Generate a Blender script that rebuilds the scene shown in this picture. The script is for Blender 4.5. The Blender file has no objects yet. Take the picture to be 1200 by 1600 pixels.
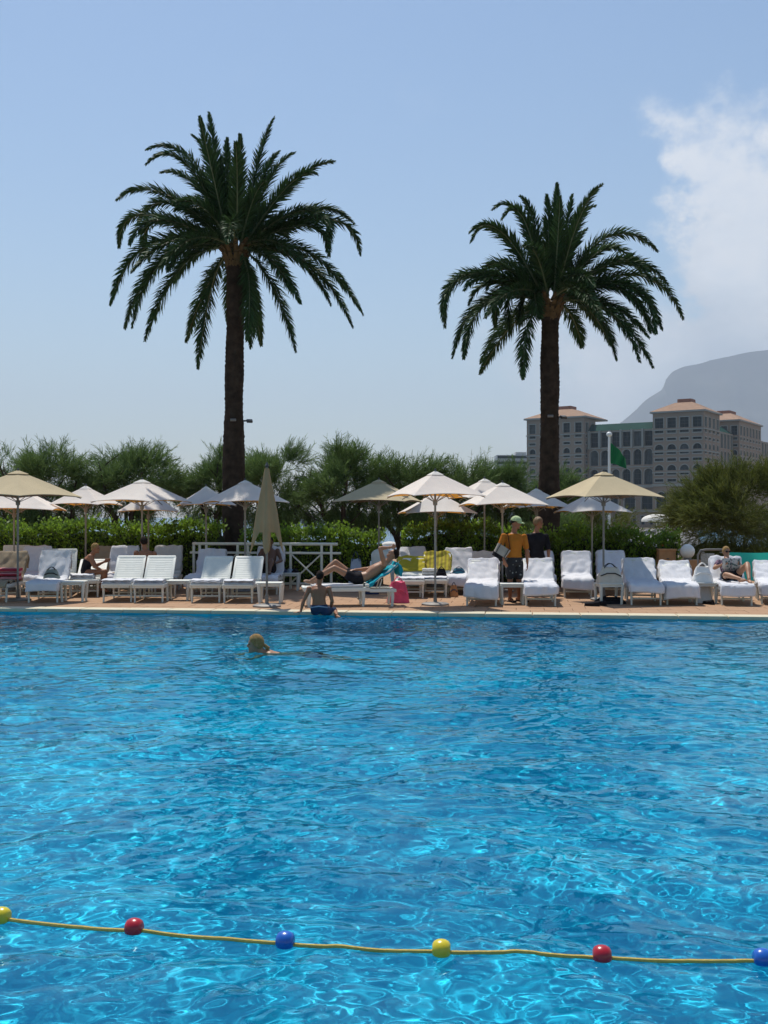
import bpy, bmesh, math, random
import numpy as np
from mathutils import Vector, Matrix, Euler, noise as mnoise

sc = bpy.context.scene
R = math.radians

# ------------------------------------------------------------------ camera
FPX = 1600 * 38 / 36          # focal length in photo pixels
HZ = 808.0                    # horizon row in the photo
CH = 1.65                     # eye height above the deck
cam = bpy.data.cameras.new('camera')
cam_ob = bpy.data.objects.new('camera', cam)
sc.collection.objects.link(cam_ob)
cam.sensor_fit = 'VERTICAL'; cam.sensor_height = 36; cam.lens = 38
cam.clip_start = 0.05; cam.clip_end = 30000
cam_ob.location = (0, 0, CH)
cam_ob.rotation_euler = (R(90 + 0.27), 0, 0)
sc.camera = cam_ob

# ------------------------------------------------------------------ light
SUN_EL, SUN_AZ = R(64), R(-21)
world = bpy.data.worlds.new('World'); sc.world = world; world.use_nodes = True
SKY_STRENGTH = 0.108
HAZE_DENSITY = 0.00011


def build_world():
    nt = world.node_tree; N = nt.nodes; Lk = nt.links
    bg = N['Background']; bg.inputs[1].default_value = SKY_STRENGTH
    sky = N.new('ShaderNodeTexSky'); sky.sky_type = 'NISHITA'; sky.sun_disc = False
    sky.sun_elevation = SUN_EL; sky.sun_rotation = SUN_AZ
    sky.altitude = 0; sky.air_density = 1.25; sky.dust_density = 0.5; sky.ozone_density = 1.6

    def math_(op, a, b=None, c=None):
        n = N.new('ShaderNodeMath'); n.operation = op
        for i, v in enumerate((a, b, c)):
            if v is None: continue
            if isinstance(v, (int, float)): n.inputs[i].default_value = v
            else: Lk.new(v, n.inputs[i])
        return n.outputs[0]

    def smooth(v, lo, hi):
        n = N.new('ShaderNodeMapRange'); n.interpolation_type = 'SMOOTHSTEP'
        n.inputs['From Min'].default_value = lo; n.inputs['From Max'].default_value = hi
        Lk.new(v, n.inputs['Value']); return n.outputs[0]

    tc = N.new('ShaderNodeTexCoord'); sep = N.new('ShaderNodeSeparateXYZ')
    Lk.new(tc.outputs['Generated'], sep.inputs[0])
    az = math_('ARCTAN2', sep.outputs[0], sep.outputs[1])
    el = math_('ARCSINE', sep.outputs[2])
    comb = N.new('ShaderNodeCombineXYZ'); Lk.new(az, comb.inputs[0]); Lk.new(el, comb.inputs[1])

    def noise(scale, detail, rough, off):
        mp = N.new('ShaderNodeMapping'); mp.inputs['Location'].default_value = off
        mp.inputs['Scale'].default_value = (1, 1.25, 1)
        Lk.new(comb.outputs[0], mp.inputs[0])
        n = N.new('ShaderNodeTexNoise'); n.inputs['Scale'].default_value = scale
        n.inputs['Detail'].default_value = detail; n.inputs['Roughness'].default_value = rough
        Lk.new(mp.outputs[0], n.inputs['Vector']); return math_('SUBTRACT', n.outputs[0], 0.5)
    n1 = noise(9, 8, 0.58, (3.1, 1.7, 0)); n2 = noise(3.2, 3, 0.5, (7.3, 2.2, 0)); n3 = noise(26, 6, 0.6, (1.3, 5.2, 0))
    wob = math_('ADD', math_('ADD', math_('MULTIPLY', n1, 0.20), math_('MULTIPLY', n3, 0.07)), math_('MULTIPLY', n2, 0.08))
    azw = math_('ADD', az, wob); elw = math_('ADD', el, math_('MULTIPLY', wob, -0.8))
    # the tall bank over the mountain, going on to the right, and its lower skirt
    tall = math_('MULTIPLY', smooth(azw, 0.235, 0.268), smooth(elw, 0.350, 0.305))
    skirt = math_('MULTIPLY', smooth(azw, 0.06, 0.20), smooth(elw, 0.225, 0.165))
    skirt = math_('MULTIPLY', skirt, 0.95)
    bank = math_('MAXIMUM', tall, skirt)
    bank = math_('MULTIPLY', bank, smooth(az, 2.2, 1.2))
    # thin wisps over the whole sky
    wisp = math_('MULTIPLY', smooth(math_('ADD', n2, math_('MULTIPLY', n1, 0.6)), 0.16, 0.42), 0.22)
    dens = math_('MINIMUM', math_('ADD', bank, wisp), 1.0)
    dens = math_('MULTIPLY', dens, math_('ADD', 0.86, math_('MULTIPLY', n3, 0.5)))
    dens = math_('MULTIPLY', dens, 0.93)
    ramp = N.new('ShaderNodeValToRGB'); ramp.color_ramp.elements[0].position = 0.25
    ramp.color_ramp.elements[0].color = (4.9, 5.3, 6.0, 1); ramp.color_ramp.elements[1].position = 0.75
    ramp.color_ramp.elements[1].color = (8.0, 8.1, 8.3, 1)
    shade = math_('ADD', 0.62, math_('ADD', math_('MULTIPLY', n1, 1.5), math_('MULTIPLY', math_('SUBTRACT', el, 0.2), math_('MULTIPLY', smooth(az, 0.2, 0.3), 4.5))))
    Lk.new(shade, ramp.inputs[0])
    # hazy summer air: the blue is a little washed out
    hs = N.new('ShaderNodeHueSaturation'); hs.inputs['Saturation'].default_value = 1.14; hs.inputs['Value'].default_value = 1.0
    Lk.new(sky.outputs[0], hs.inputs['Color'])
    mx = N.new('ShaderNodeMix'); mx.data_type = 'RGBA'
    Lk.new(dens, mx.inputs['Factor']); Lk.new(hs.outputs[0], mx.inputs[6]); Lk.new(ramp.outputs[0], mx.inputs[7])
    Lk.new(mx.outputs[2], bg.inputs[0])


build_world()
sun_dir = Vector((math.sin(SUN_AZ) * math.cos(SUN_EL), math.cos(SUN_AZ) * math.cos(SUN_EL), math.sin(SUN_EL)))
sun = bpy.data.lights.new('sun', 'SUN'); sun.energy = 4.8; sun.angle = R(0.53); sun.color = (1, 0.955, 0.88)
sun.cycles.is_caustics_light = True
sun_ob = bpy.data.objects.new('sun', sun); sc.collection.objects.link(sun_ob)
sun_ob.rotation_euler = sun_dir.to_track_quat('Z', 'Y').to_euler()
sun_ob.location = sun_dir * 60

vs = sc.view_settings
vs.view_transform = 'Standard'; vs.look = 'None'; vs.exposure = 0.12; vs.gamma = 1.0; vs.use_curve_mapping = False
cy = sc.cycles
cy.use_denoising = True
try:
    cy.denoiser = 'OPENIMAGEDENOISE'; cy.denoising_input_passes = 'RGB_ALBEDO_NORMAL'
except Exception:
    pass
cy.max_bounces = 9; cy.diffuse_bounces = 3; cy.glossy_bounces = 4; cy.transmission_bounces = 6
cy.volume_bounces = 0; cy.transparent_max_bounces = 8
cy.sample_clamp_indirect = 6.0; cy.blur_glossy = 0.5

# ------------------------------------------------------------------ helpers
COL = sc.collection
rnd = random.Random(11)


def tag(o, label=None, cat=None, group=None, kind=None):
    if label: o['label'] = label
    if cat: o['category'] = cat
    if group: o['group'] = group
    if kind: o['kind'] = kind
    return o


def empty(name, loc=(0, 0, 0), rz=0.0):
    o = bpy.data.objects.new(name, None); COL.objects.link(o)
    o.empty_display_size = 0.1
    o.location = loc; o.rotation_euler = (0, 0, rz)
    return o


def thing(name, label, cat, loc=(0, 0, 0), rz=0.0, group=None):
    return tag(empty(name, loc, rz), label, cat, group)


def WP(px, py, d):
    """the point a photo pixel shows at depth d"""
    return Vector(((px - 600) * d / FPX, d, CH - (py - HZ) * d / FPX))


def GX(px, d): return (px - 600) * d / FPX


def GD(py, z=0.0): return (CH - z) * FPX / (py - HZ)


class MB:
    def __init__(self): self.v = []; self.f = []

    def add(self, vs_, fs_):
        b = len(self.v); self.v += [tuple(p) for p in vs_]; self.f += [tuple(i + b for i in f) for f in fs_]; return self

    def box(self, c, s, rot=None, taper=1.0):
        x, y, z = s[0] / 2, s[1] / 2, s[2] / 2
        p = [Vector((sx * x * (taper if sz > 0 else 1), sy * y * (taper if sz > 0 else 1), sz * z)) for sz in (-1, 1) for sx, sy in ((-1, -1), (1, -1), (1, 1), (-1, 1))]
        if rot is not None:
            m = rot if isinstance(rot, Matrix) else Euler(rot).to_matrix(); p = [m @ q for q in p]
        c = Vector(c); return self.add([q + c for q in p], [(3, 2, 1, 0), (4, 5, 6, 7), (0, 1, 5, 4), (1, 2, 6, 5), (2, 3, 7, 6), (3, 0, 4, 7)])

    def bbox(self, c, s, b=0.01, rot=None):
        """box with chamfered edges"""
        bm = bmesh.new(); bmesh.ops.create_cube(bm, size=1)
        bmesh.ops.scale(bm, vec=s, verts=bm.verts)
        bmesh.ops.bevel(bm, geom=list(bm.edges), offset=b, segments=2, affect='EDGES', profile=0.6)
        if rot is not None: bmesh.ops.rotate(bm, cent=(0, 0, 0), matrix=Euler(rot).to_matrix(), verts=bm.verts)
        bmesh.ops.translate(bm, vec=c, verts=bm.verts)
        bm.verts.index_update()
        self.add([v.co[:] for v in bm.verts], [[v.index for v in f.verts] for f in bm.faces]); bm.free(); return self

    def tube(self, pts, rad, seg=8, cap=True, flat=1.0, up=None):
        pts = [Vector(p) for p in pts]; n = len(pts)
        if not isinstance(rad, (list, tuple)): rad = [rad] * n
        prev = Vector(up) if up is not None else None; rings = []
        for i, p in enumerate(pts):
            t = (pts[min(i + 1, n - 1)] - pts[max(i - 1, 0)]).normalized()
            if prev is None: prev = Vector((0, 0, 1)) if abs(t.z) < 0.9 else Vector((1, 0, 0))
            a = (prev - t * prev.dot(t))
            a = a.normalized() if a.length > 1e-6 else t.orthogonal().normalized()
            b = t.cross(a); prev = a
            rings.append([p + a * math.cos(k * 2 * math.pi / seg) * rad[i] * flat + b * math.sin(k * 2 * math.pi / seg) * rad[i] for k in range(seg)])
        vs_ = [q for r in rings for q in r]; fs_ = []
        for i in range(n - 1):
            for k in range(seg):
                k2 = (k + 1) % seg; fs_.append((i * seg + k, i * seg + k2, (i + 1) * seg + k2, (i + 1) * seg + k))
        if cap: fs_ += [tuple(range(seg - 1, -1, -1)), tuple((n - 1) * seg + k for k in range(seg))]
        return self.add(vs_, fs_)

    def lathe(self, prof, seg=16, c=(0, 0, 0)):
        vs_ = []; fs_ = []; n = len(prof)
        for r, z in prof:
            for k in range(seg):
                a = 2 * math.pi * k / seg; vs_.append((c[0] + r * math.cos(a), c[1] + r * math.sin(a), c[2] + z))
        for i in range(n - 1):
            for k in range(seg):
                k2 = (k + 1) % seg; fs_.append((i * seg + k, i * seg + k2, (i + 1) * seg + k2, (i + 1) * seg + k))
        fs_ += [tuple(range(seg - 1, -1, -1)), tuple((n - 1) * seg + k for k in range(seg))]
        return self.add(vs_, fs_)

    def ell(self, c, r, rot=None, seg=12, rings=8):
        vs_ = []; fs_ = []; c = Vector(c)
        m = None if rot is None else (rot if isinstance(rot, Matrix) else Euler(rot).to_matrix())
        for i in range(1, rings):
            t = math.pi * i / rings
            for k in range(seg):
                a = 2 * math.pi * k / seg
                p = Vector((r[0] * math.sin(t) * math.cos(a), r[1] * math.sin(t) * math.sin(a), r[2] * math.cos(t)))
                vs_.append(c + (m @ p if m else p))
        top = Vector((0, 0, r[2])); vs_ += [c + (m @ top if m else top), c - (m @ top if m else top)]
        for i in range(rings - 2):
            for k in range(seg):
                k2 = (k + 1) % seg; fs_.append((i * seg + k, (i + 1) * seg + k, (i + 1) * seg + k2, i * seg + k2))
        T = (rings - 1) * seg
        for k in range(seg):
            k2 = (k + 1) % seg; fs_ += [(T, k, k2), (T + 1, (rings - 2) * seg + k2, (rings - 2) * seg + k)]
        return self.add(vs_, fs_)

    def grid(self, P):
        n, m = len(P), len(P[0])
        return self.add([q for row in P for q in row], [(i * m + j, i * m + j + 1, (i + 1) * m + j + 1, (i + 1) * m + j) for i in range(n - 1) for j in range(m - 1)])

    def mesh(self, name, mat, smooth=True, origin=None):
        me = bpy.data.meshes.new(name)
        v = self.v if origin is None else [(p[0] - origin[0], p[1] - origin[1], p[2] - origin[2]) for p in self.v]
        me.from_pydata(v, [], self.f); me.update()
        if mat: me.materials.append(mat)
        if smooth: smooth_by_angle(me)
        return me

    def build(self, name, mat, parent=None, smooth=True, world=False, fix=True):
        og = tuple(parent.location) if (world and parent) else None
        me = self.mesh(name, mat, False, og)
        if fix:
            bm = bmesh.new(); bm.from_mesh(me); bmesh.ops.recalc_face_normals(bm, faces=bm.faces); bm.to_mesh(me); bm.free()
        if smooth: smooth_by_angle(me)
        return link(name, me, parent)


def smooth_by_angle(me, ang=38):
    me.shade_smooth()
    try: me.set_sharp_from_angle(angle=R(ang))
    except Exception: pass


def link(name, me, parent=None):
    o = bpy.data.objects.new(name, me); COL.objects.link(o)
    if parent: o.parent = parent
    return o


def fast_mesh(name, V, Fq, mat, parent=None, smooth=False):
    """numpy verts (n,3) and quads/tris (m,k)"""
    me = bpy.data.meshes.new(name); V = np.asarray(V, np.float32); Fq = np.asarray(Fq, np.int32); k = Fq.shape[1]
    me.vertices.add(len(V)); me.vertices.foreach_set('co', V.ravel())
    me.loops.add(Fq.size); me.loops.foreach_set('vertex_index', Fq.ravel())
    me.polygons.add(len(Fq)); me.polygons.foreach_set('loop_start', np.arange(0, Fq.size, k, dtype=np.int32))
    me.polygons.foreach_set('loop_total', np.full(len(Fq), k, np.int32))
    if smooth: me.polygons.foreach_set('use_smooth', np.ones(len(Fq), bool))
    me.update(calc_edges=True)
    if mat: me.materials.append(mat)
    return link(name, me, parent)


def copy_tree(o, parent=None):
    c = o.copy(); COL.objects.link(c); c.parent = parent
    for ch in list(o.children): copy_tree(ch, c)
    return c


# ------------------------------------------------------------------ materials
def new_mat(name):
    m = bpy.data.materials.new(name); m.use_nodes = True
    return m, m.node_tree.nodes, m.node_tree.links, m.node_tree.nodes['Principled BSDF']


def pmat(name, c, rough=0.6, var=0.12, scale=6.0, bump=0.0, bscale=40.0, spec=0.5, metal=0.0, c2=None, trans=0.0, coat=0.0, island=0.0, wrinkle=None):
    m, N, L, b = new_mat(name)
    b.inputs['Roughness'].default_value = rough; b.inputs['Metallic'].default_value = metal
    b.inputs['Specular IOR Level'].default_value = spec; b.inputs['Coat Weight'].default_value = coat
    tc = N.new('ShaderNodeTexCoord')
    no = N.new('ShaderNodeTexNoise'); no.inputs['Scale'].default_value = scale; no.inputs['Detail'].default_value = 6; no.inputs['Roughness'].default_value = 0.6
    L.new(tc.outputs['Object'], no.inputs['Vector'])
    rp = N.new('ShaderNodeValToRGB'); rp.color_ramp.elements[0].position = 0.3; rp.color_ramp.elements[1].position = 0.7
    ca = c2 if c2 else tuple(max(0, x * (1 - var)) for x in c); cb = c if c2 else tuple(min(1, x * (1 + var)) for x in c)
    rp.color_ramp.elements[0].color = (*ca, 1); rp.color_ramp.elements[1].color = (*cb, 1)
    L.new(no.outputs[0], rp.inputs[0]); col = rp.outputs[0]
    if island:
        ge = N.new('ShaderNodeNewGeometry'); hs = N.new('ShaderNodeHueSaturation')
        mr = N.new('ShaderNodeMapRange'); mr.inputs['To Min'].default_value = 1 - island; mr.inputs['To Max'].default_value = 1 + island
        L.new(ge.outputs['Random Per Island'], mr.inputs[0]); L.new(mr.outputs[0], hs.inputs['Value']); L.new(col, hs.inputs['Color']); col = hs.outputs[0]
    L.new(col, b.inputs['Base Color'])
    if bump:
        nb = N.new('ShaderNodeTexNoise'); nb.inputs['Scale'].default_value = bscale; nb.inputs['Detail'].default_value = 4
        L.new(tc.outputs['Object'], nb.inputs['Vector'])
        bp = N.new('ShaderNodeBump'); bp.inputs['Strength'].default_value = bump; bp.inputs['Distance'].default_value = 0.02
        L.new(nb.outputs[0], bp.inputs['Height']); L.new(bp.outputs[0], b.inputs['Normal'])
    if trans:
        tr = N.new('ShaderNodeBsdfTranslucent'); mx = N.new('ShaderNodeMixShader'); mx.inputs[0].default_value = trans
        L.new(col, tr.inputs[0]); L.new(b.outputs[0], mx.inputs[1]); L.new(tr.outputs[0], mx.inputs[2])
        L.new(mx.outputs[0], N['Material Output'].inputs[0])
    return m


M = {}
M['plastic'] = pmat('white_plastic', (0.66, 0.665, 0.60), 0.6, 0.06, 4, 0.05, 60)
M['towel'] = pmat('white_towel', (0.74, 0.74, 0.76), 0.95, 0.05, 5, 0.5, 150, spec=0.1, trans=0.10)
M['towel_grey'] = pmat('cream_towel', (0.66, 0.64, 0.60), 0.95, 0.06, 5, 0.5, 150, spec=0.1, trans=0.12)
M['towel_tan'] = pmat('tan_towel', (0.36, 0.28, 0.19), 0.95, 0.08, 5, 0.5, 150, spec=0.1, trans=0.1)
M['towel_teal'] = pmat('teal_towel', (0.02, 0.36, 0.46), 0.95, 0.12, 5, 0.5, 150, spec=0.1, trans=0.15)
M['towel_red'] = pmat('red_towel', (0.30, 0.03, 0.04), 0.95, 0.2, 5, 0.5, 150, spec=0.1)
M['pink'] = pmat('pink_fabric', (0.72, 0.10, 0.20), 0.8, 0.2, 9, 0.3, 60, trans=0.2)
M['canopy_white'] = pmat('white_canvas', (0.88, 0.85, 0.79), 0.9, 0.05, 2.5, 0.3, 220, spec=0.1, trans=0.33)
M['canopy_beige'] = pmat('beige_canvas', (0.58, 0.48, 0.31), 0.9, 0.06, 2.5, 0.3, 220, spec=0.1, trans=0.18)
M['canopy_closed'] = pmat('shaded_beige_canvas', (0.37, 0.26, 0.14), 0.9, 0.08, 3, 0.3, 220, spec=0.1)  # beige canvas of the folded parasol, its shade put into the colour
M['lining_glow'] = pmat('ochre_glow_lining', (0.92, 0.48, 0.09), 0.9, 0.06, 3, trans=0.5, spec=0.1)  # warm glow of light through the canvas, put into the lining's colour
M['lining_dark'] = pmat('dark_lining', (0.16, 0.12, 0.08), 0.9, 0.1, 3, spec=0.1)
M['metal_grey'] = pmat('grey_metal', (0.20, 0.19, 0.175), 0.5, 0.1, 8, metal=0.3)
M['pole_cream'] = pmat('cream_pole', (0.30, 0.27, 0.225), 0.5, 0.1, 8)
M['dark_metal'] = pmat('dark_metal', (0.05, 0.05, 0.05), 0.5, 0.2, 8)
M['rail'] = pmat('cream_paint', (0.66, 0.65, 0.55), 0.45, 0.08, 5, 0.05, 60)
M['frond'] = pmat('palm_leaflet', (0.040, 0.080, 0.026), 0.62, 0.25, 1.2, trans=0.14, island=0.35, spec=0.16)
M['frond_mid'] = pmat('palm_rachis', (0.12, 0.14, 0.06), 0.5, 0.2, 3)
M['trunk'] = pmat('palm_bark', (0.040, 0.028, 0.020), 0.95, 0.5, 5, 0.8, 25, spec=0.15)
M['boot'] = pmat('palm_boot', (0.115, 0.075, 0.034), 0.9, 0.35, 9, 0.6, 30, spec=0.15)
M['tam'] = pmat('tamarisk_leaf', (0.112, 0.178, 0.054), 0.7, 0.25, 0.6, trans=0.30, island=0.4, spec=0.15)
M['tam_olive'] = pmat('olive_leaf', (0.12, 0.14, 0.032), 0.7, 0.3, 0.6, trans=0.28, island=0.4, spec=0.15)
M['bark'] = pmat('tree_bark', (0.045, 0.035, 0.028), 0.95, 0.3, 6, 0.6, 30, spec=0.1)
M['hedge'] = pmat('hedge_leaf', (0.15, 0.245, 0.024), 0.5, 0.3, 1.0, trans=0.5, island=0.45, spec=0.4)
M['hedge_core'] = pmat('hedge_twigs', (0.02, 0.03, 0.012), 0.95, 0.3, 6, spec=0.1)
M['hair_dark'] = pmat('dark_hair', (0.018, 0.011, 0.008), 0.8, 0.3, 40, 0.6, 200, spec=0.12)
M['hair_brown'] = pmat('brown_hair', (0.13, 0.07, 0.03), 0.5, 0.3, 40, 0.4, 200)
M['hair_light'] = pmat('light_brown_hair', (0.21, 0.115, 0.04), 0.5, 0.3, 40, 0.5, 160)
M['hair_blond'] = pmat('blond_hair', (0.32, 0.20, 0.075), 0.75, 0.3, 40, 0.6, 200, spec=0.15)
M['skin'] = pmat('tanned_skin', (0.36, 0.185, 0.105), 0.5, 0.08, 7, spec=0.4)
M['skin_dark'] = pmat('deep_tan_skin', (0.29, 0.12, 0.058), 0.5, 0.08, 7, spec=0.4)
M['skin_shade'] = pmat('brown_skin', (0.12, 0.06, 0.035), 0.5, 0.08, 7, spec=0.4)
M['black_cloth'] = pmat('black_cloth', (0.014, 0.013, 0.016), 0.9, 0.3, 10, 0.2, 80, spec=0.15)
M['navy_cloth'] = pmat('navy_cloth', (0.03, 0.045, 0.09), 0.85, 0.3, 10, 0.3, 50, spec=0.2)
M['grey_cloth'] = pmat('blue_grey_cloth', (0.30, 0.36, 0.44), 0.85, 0.15, 10, 0.3, 50, spec=0.2)
M['orange_cloth'] = pmat('orange_cotton', (0.42, 0.15, 0.022), 0.9, 0.12, 7, 0.3, 40, spec=0.1)
M['cap_green'] = pmat('pale_green_cotton', (0.42, 0.52, 0.26), 0.9, 0.12, 12, 0.2, 50)
M['canvas_bag'] = pmat('canvas_bag', (0.52, 0.48, 0.40), 0.9, 0.1, 9, 0.3, 60)
M['white_bag'] = pmat('white_bag', (0.74, 0.73, 0.70), 0.8, 0.06, 9, 0.2, 60)
M['terracotta'] = pmat('terracotta', (0.46, 0.22, 0.09), 0.85, 0.15, 6, 0.2, 60)
M['globe'] = pmat('opal_glass', (0.72, 0.70, 0.64), 0.25, 0.05, 4, coat=0.3)
M['turq'] = pmat('turquoise_screen', (0.03, 0.48, 0.40), 0.8, 0.05, 3, trans=0.35)
M['glass_dark'] = pmat('window_glass', (0.012, 0.022, 0.025), 0.4, 0.3, 0.2, spec=0.15)
M['glass_curtain'] = pmat('curtained_glass', (0.07, 0.08, 0.08), 0.5, 0.4, 0.5, spec=0.15)
M['stone_trim'] = pmat('pale_stone', (0.31, 0.285, 0.25), 0.85, 0.06, 0.3)
M['window_frame'] = pmat('window_frame', (0.06, 0.075, 0.075), 0.6)
M['stucco'] = pmat('pink_stucco', (0.31, 0.215, 0.155), 0.9, 0.07, 0.12, c2=(0.265, 0.185, 0.14))
M['stucco_dark'] = pmat('red_stucco', (0.24, 0.13, 0.105), 0.9, 0.08, 0.12)
M['roof_tile'] = pmat('roof_tile', (0.27, 0.155, 0.09), 0.85, 0.14, 0.4)
M['roof_cap'] = pmat('roof_cap', (0.30, 0.12, 0.07), 0.85, 0.14, 0.4)
M['verdigris'] = pmat('green_copper_glass', (0.012, 0.05, 0.04), 0.8, 0.2, 0.2, spec=0.05)
M['flag'] = pmat('green_flag', (0.0, 0.12, 0.035), 0.8, 0.1, 3, trans=0.12)
M['white_paint'] = pmat('white_paint', (0.75, 0.75, 0.73), 0.4, 0.05, 5)
M['rock'] = pmat('rock', (0.22, 0.21, 0.20), 0.9, 0.3, 0.8, 0.5, 5)
M['concrete'] = pmat('hazy_concrete', (0.42, 0.42, 0.42), 0.9, 0.08, 0.3)
M['mountain'] = pmat('mountain_scrub', (0.060, 0.070, 0.055), 0.95, 0.35, 0.006, c2=(0.10, 0.098, 0.088), spec=0.05)
M['land'] = pmat('sandy_ground', (0.20, 0.17, 0.12), 0.95, 0.2, 0.4, spec=0.1)
M['buoy_red'] = pmat('red_float', (0.40, 0.012, 0.022), 0.28, 0.1, 12, coat=0.2)
M['buoy_blue'] = pmat('blue_float', (0.012, 0.11, 0.46), 0.28, 0.1, 12, coat=0.2)
M['buoy_yellow'] = pmat('yellow_float', (0.62, 0.50, 0.02), 0.28, 0.1, 12, coat=0.2)
M['rope'] = pmat('yellow_rope', (0.58, 0.42, 0.09), 0.7, 0.15, 60, 0.5, 260)
M['coping'] = pmat('cream_stone', (0.50, 0.43, 0.27), 0.75, 0.16, 2.2, 0.25, 40, c2=(0.58, 0.53, 0.40))
M['paver'] = pmat('terracotta_paver', (0.40, 0.25, 0.15), 0.88, 0.14, 1.4, 0.25, 70, c2=(0.33, 0.20, 0.12), spec=0.2)
M['grout'] = pmat('paver_bed', (0.27, 0.18, 0.115), 0.95, 0.12, 3, spec=0.1)


def stripe_mat(name, ca, cb, freq, axis=0):
    m, N, L, b = new_mat(name); b.inputs['Roughness'].default_value = 0.95; b.inputs['Specular IOR Level'].default_value = 0.1
    tc = N.new('ShaderNodeTexCoord'); sp = N.new('ShaderNodeSeparateXYZ'); L.new(tc.outputs['Object'], sp.inputs[0])
    mu = N.new('ShaderNodeMath'); mu.operation = 'MULTIPLY'; mu.inputs[1].default_value = freq; L.new(sp.outputs[axis], mu.inputs[0])
    sn = N.new('ShaderNodeMath'); sn.operation = 'SINE'; L.new(mu.outputs[0], sn.inputs[0])
    rp = N.new('ShaderNodeValToRGB'); rp.color_ramp.elements[0].position = 0.42; rp.color_ramp.elements[1].position = 0.58
    rp.color_ramp.elements[0].color = (*ca, 1); rp.color_ramp.elements[1].color = (*cb, 1)
    mr = N.new('ShaderNodeMapRange'); mr.inputs['From Min'].default_value = -1; L.new(sn.outputs[0], mr.inputs[0]); L.new(mr.outputs[0], rp.inputs[0])
    L.new(rp.outputs[0], b.inputs['Base Color']); return m


M['towel_yellow'] = pmat('yellow_towel', (0.46, 0.38, 0.04), 0.95, 0.1, 5, 0.5, 150, spec=0.1, trans=0.15)
M['towel_stripe'] = stripe_mat('striped_yellow_towel', (0.50, 0.41, 0.05), (0.33, 0.25, 0.05), 75)
M['towel_redstripe'] = stripe_mat('striped_red_towel', (0.34, 0.03, 0.05), (0.55, 0.25, 0.25), 60, 2)


def spot_mat(name, base, dots, scale, thr=0.17):
    m, N, L, b = new_mat(name); b.inputs['Roughness'].default_value = 0.9
    tc = N.new('ShaderNodeTexCoord'); vo = N.new('ShaderNodeTexVoronoi'); vo.inputs['Scale'].default_value = scale
    L.new(tc.outputs['Object'], vo.inputs['Vector'])
    rp = N.new('ShaderNodeValToRGB'); rp.color_ramp.elements[0].position = thr; rp.color_ramp.elements[1].position = thr + 0.1
    rp.color_ramp.elements[0].color = (*dots, 1); rp.color_ramp.elements[1].color = (*base, 1)
    L.new(vo.outputs['Distance'], rp.inputs[0]); L.new(rp.outputs[0], b.inputs['Base Color']); return m


M['shorts_print'] = spot_mat('printed_shorts', (0.016, 0.016, 0.018), (0.25, 0.25, 0.22), 14)
M['floral'] = spot_mat('floral_top', (0.05, 0.03, 0.06), (0.30, 0.16, 0.22), 26, 0.3)
M['print_paper'] = spot_mat('printed_page', (0.50, 0.50, 0.48), (0.10, 0.16, 0.16), 22, 0.42)

# ------------------------------------------------------------------ pool
WZ = -0.07                                       # water level


def edge(x): return 18.6 - 0.128 * x             # far rim of the pool


PX0, PX1, PY0, PZ = -13.0, 13.0, 2.2, -1.2
PD = -2.0                                        # far floor shaped deeper, so the water darkens towards the far rim
EA = math.atan(-0.128)
rngw = np.random.default_rng(8)
WAVES = []
for i in range(220):
    lam = 0.07 * (1.3 / 0.07) ** (rngw.random() ** 1.1)
    th = rngw.normal(math.pi / 2 + 0.12, 0.7)
    WAVES.append((2 * math.pi / lam, th, 0.0018 * lam ** 0.92, rngw.random() * 6.283))


def wave(X, Y):
    X = np.asarray(X, np.float64); Y = np.asarray(Y, np.float64)
    # slow warp so the ripples wander instead of marching in straight lines
    XW = X + 0.16 * np.sin(0.9 * Y + 0.7 * X + 1.0) + 0.07 * np.sin(2.3 * X - 1.7 * Y)
    YW = Y + 0.14 * np.sin(1.1 * X - 0.6 * Y + 2.0) + 0.06 * np.sin(2.9 * Y + 1.3 * X)
    H = np.zeros_like(X)
    for k, th, a, ph in WAVES:
        H += a * np.sin(k * (XW * math.cos(th) + YW * math.sin(th)) + ph)
    gust = 0.84 + 0.16 * np.sin(0.55 * X + 0.35 * Y + 0.6) * np.sin(0.42 * Y - 0.3 * X + 1.1) + 0.10 * np.sin(1.7 * X + 0.4) * np.sin(1.3 * Y)
    return H * gust


def wz(x, y): return WZ + float(wave(np.array([x]), np.array([y]))[0])


def tile_mat():
    """small mosaic pool tiles"""
    m, N, L, b = new_mat('pool_mosaic'); b.inputs['Roughness'].default_value = 0.5
    tc = N.new('ShaderNodeTexCoord')
    br = N.new('ShaderNodeTexBrick'); br.offset = 0; br.inputs['Scale'].default_value = 1.0
    br.inputs['Brick Width'].default_value = 0.10; br.inputs['Row Height'].default_value = 0.10; br.inputs['Mortar Size'].default_value = 0.006
    br.inputs['Color1'].default_value = (0.002, 0.41, 0.56, 1); br.inputs['Color2'].default_value = (0.003, 0.49, 0.64, 1)
    br.inputs['Mortar'].default_value = (0.008, 0.51, 0.64, 1); br.inputs['Bias'].default_value = 0
    L.new(tc.outputs['Object'], br.inputs['Vector'])
    L.new(br.outputs[0], b.inputs['Base Color']); return m


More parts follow.
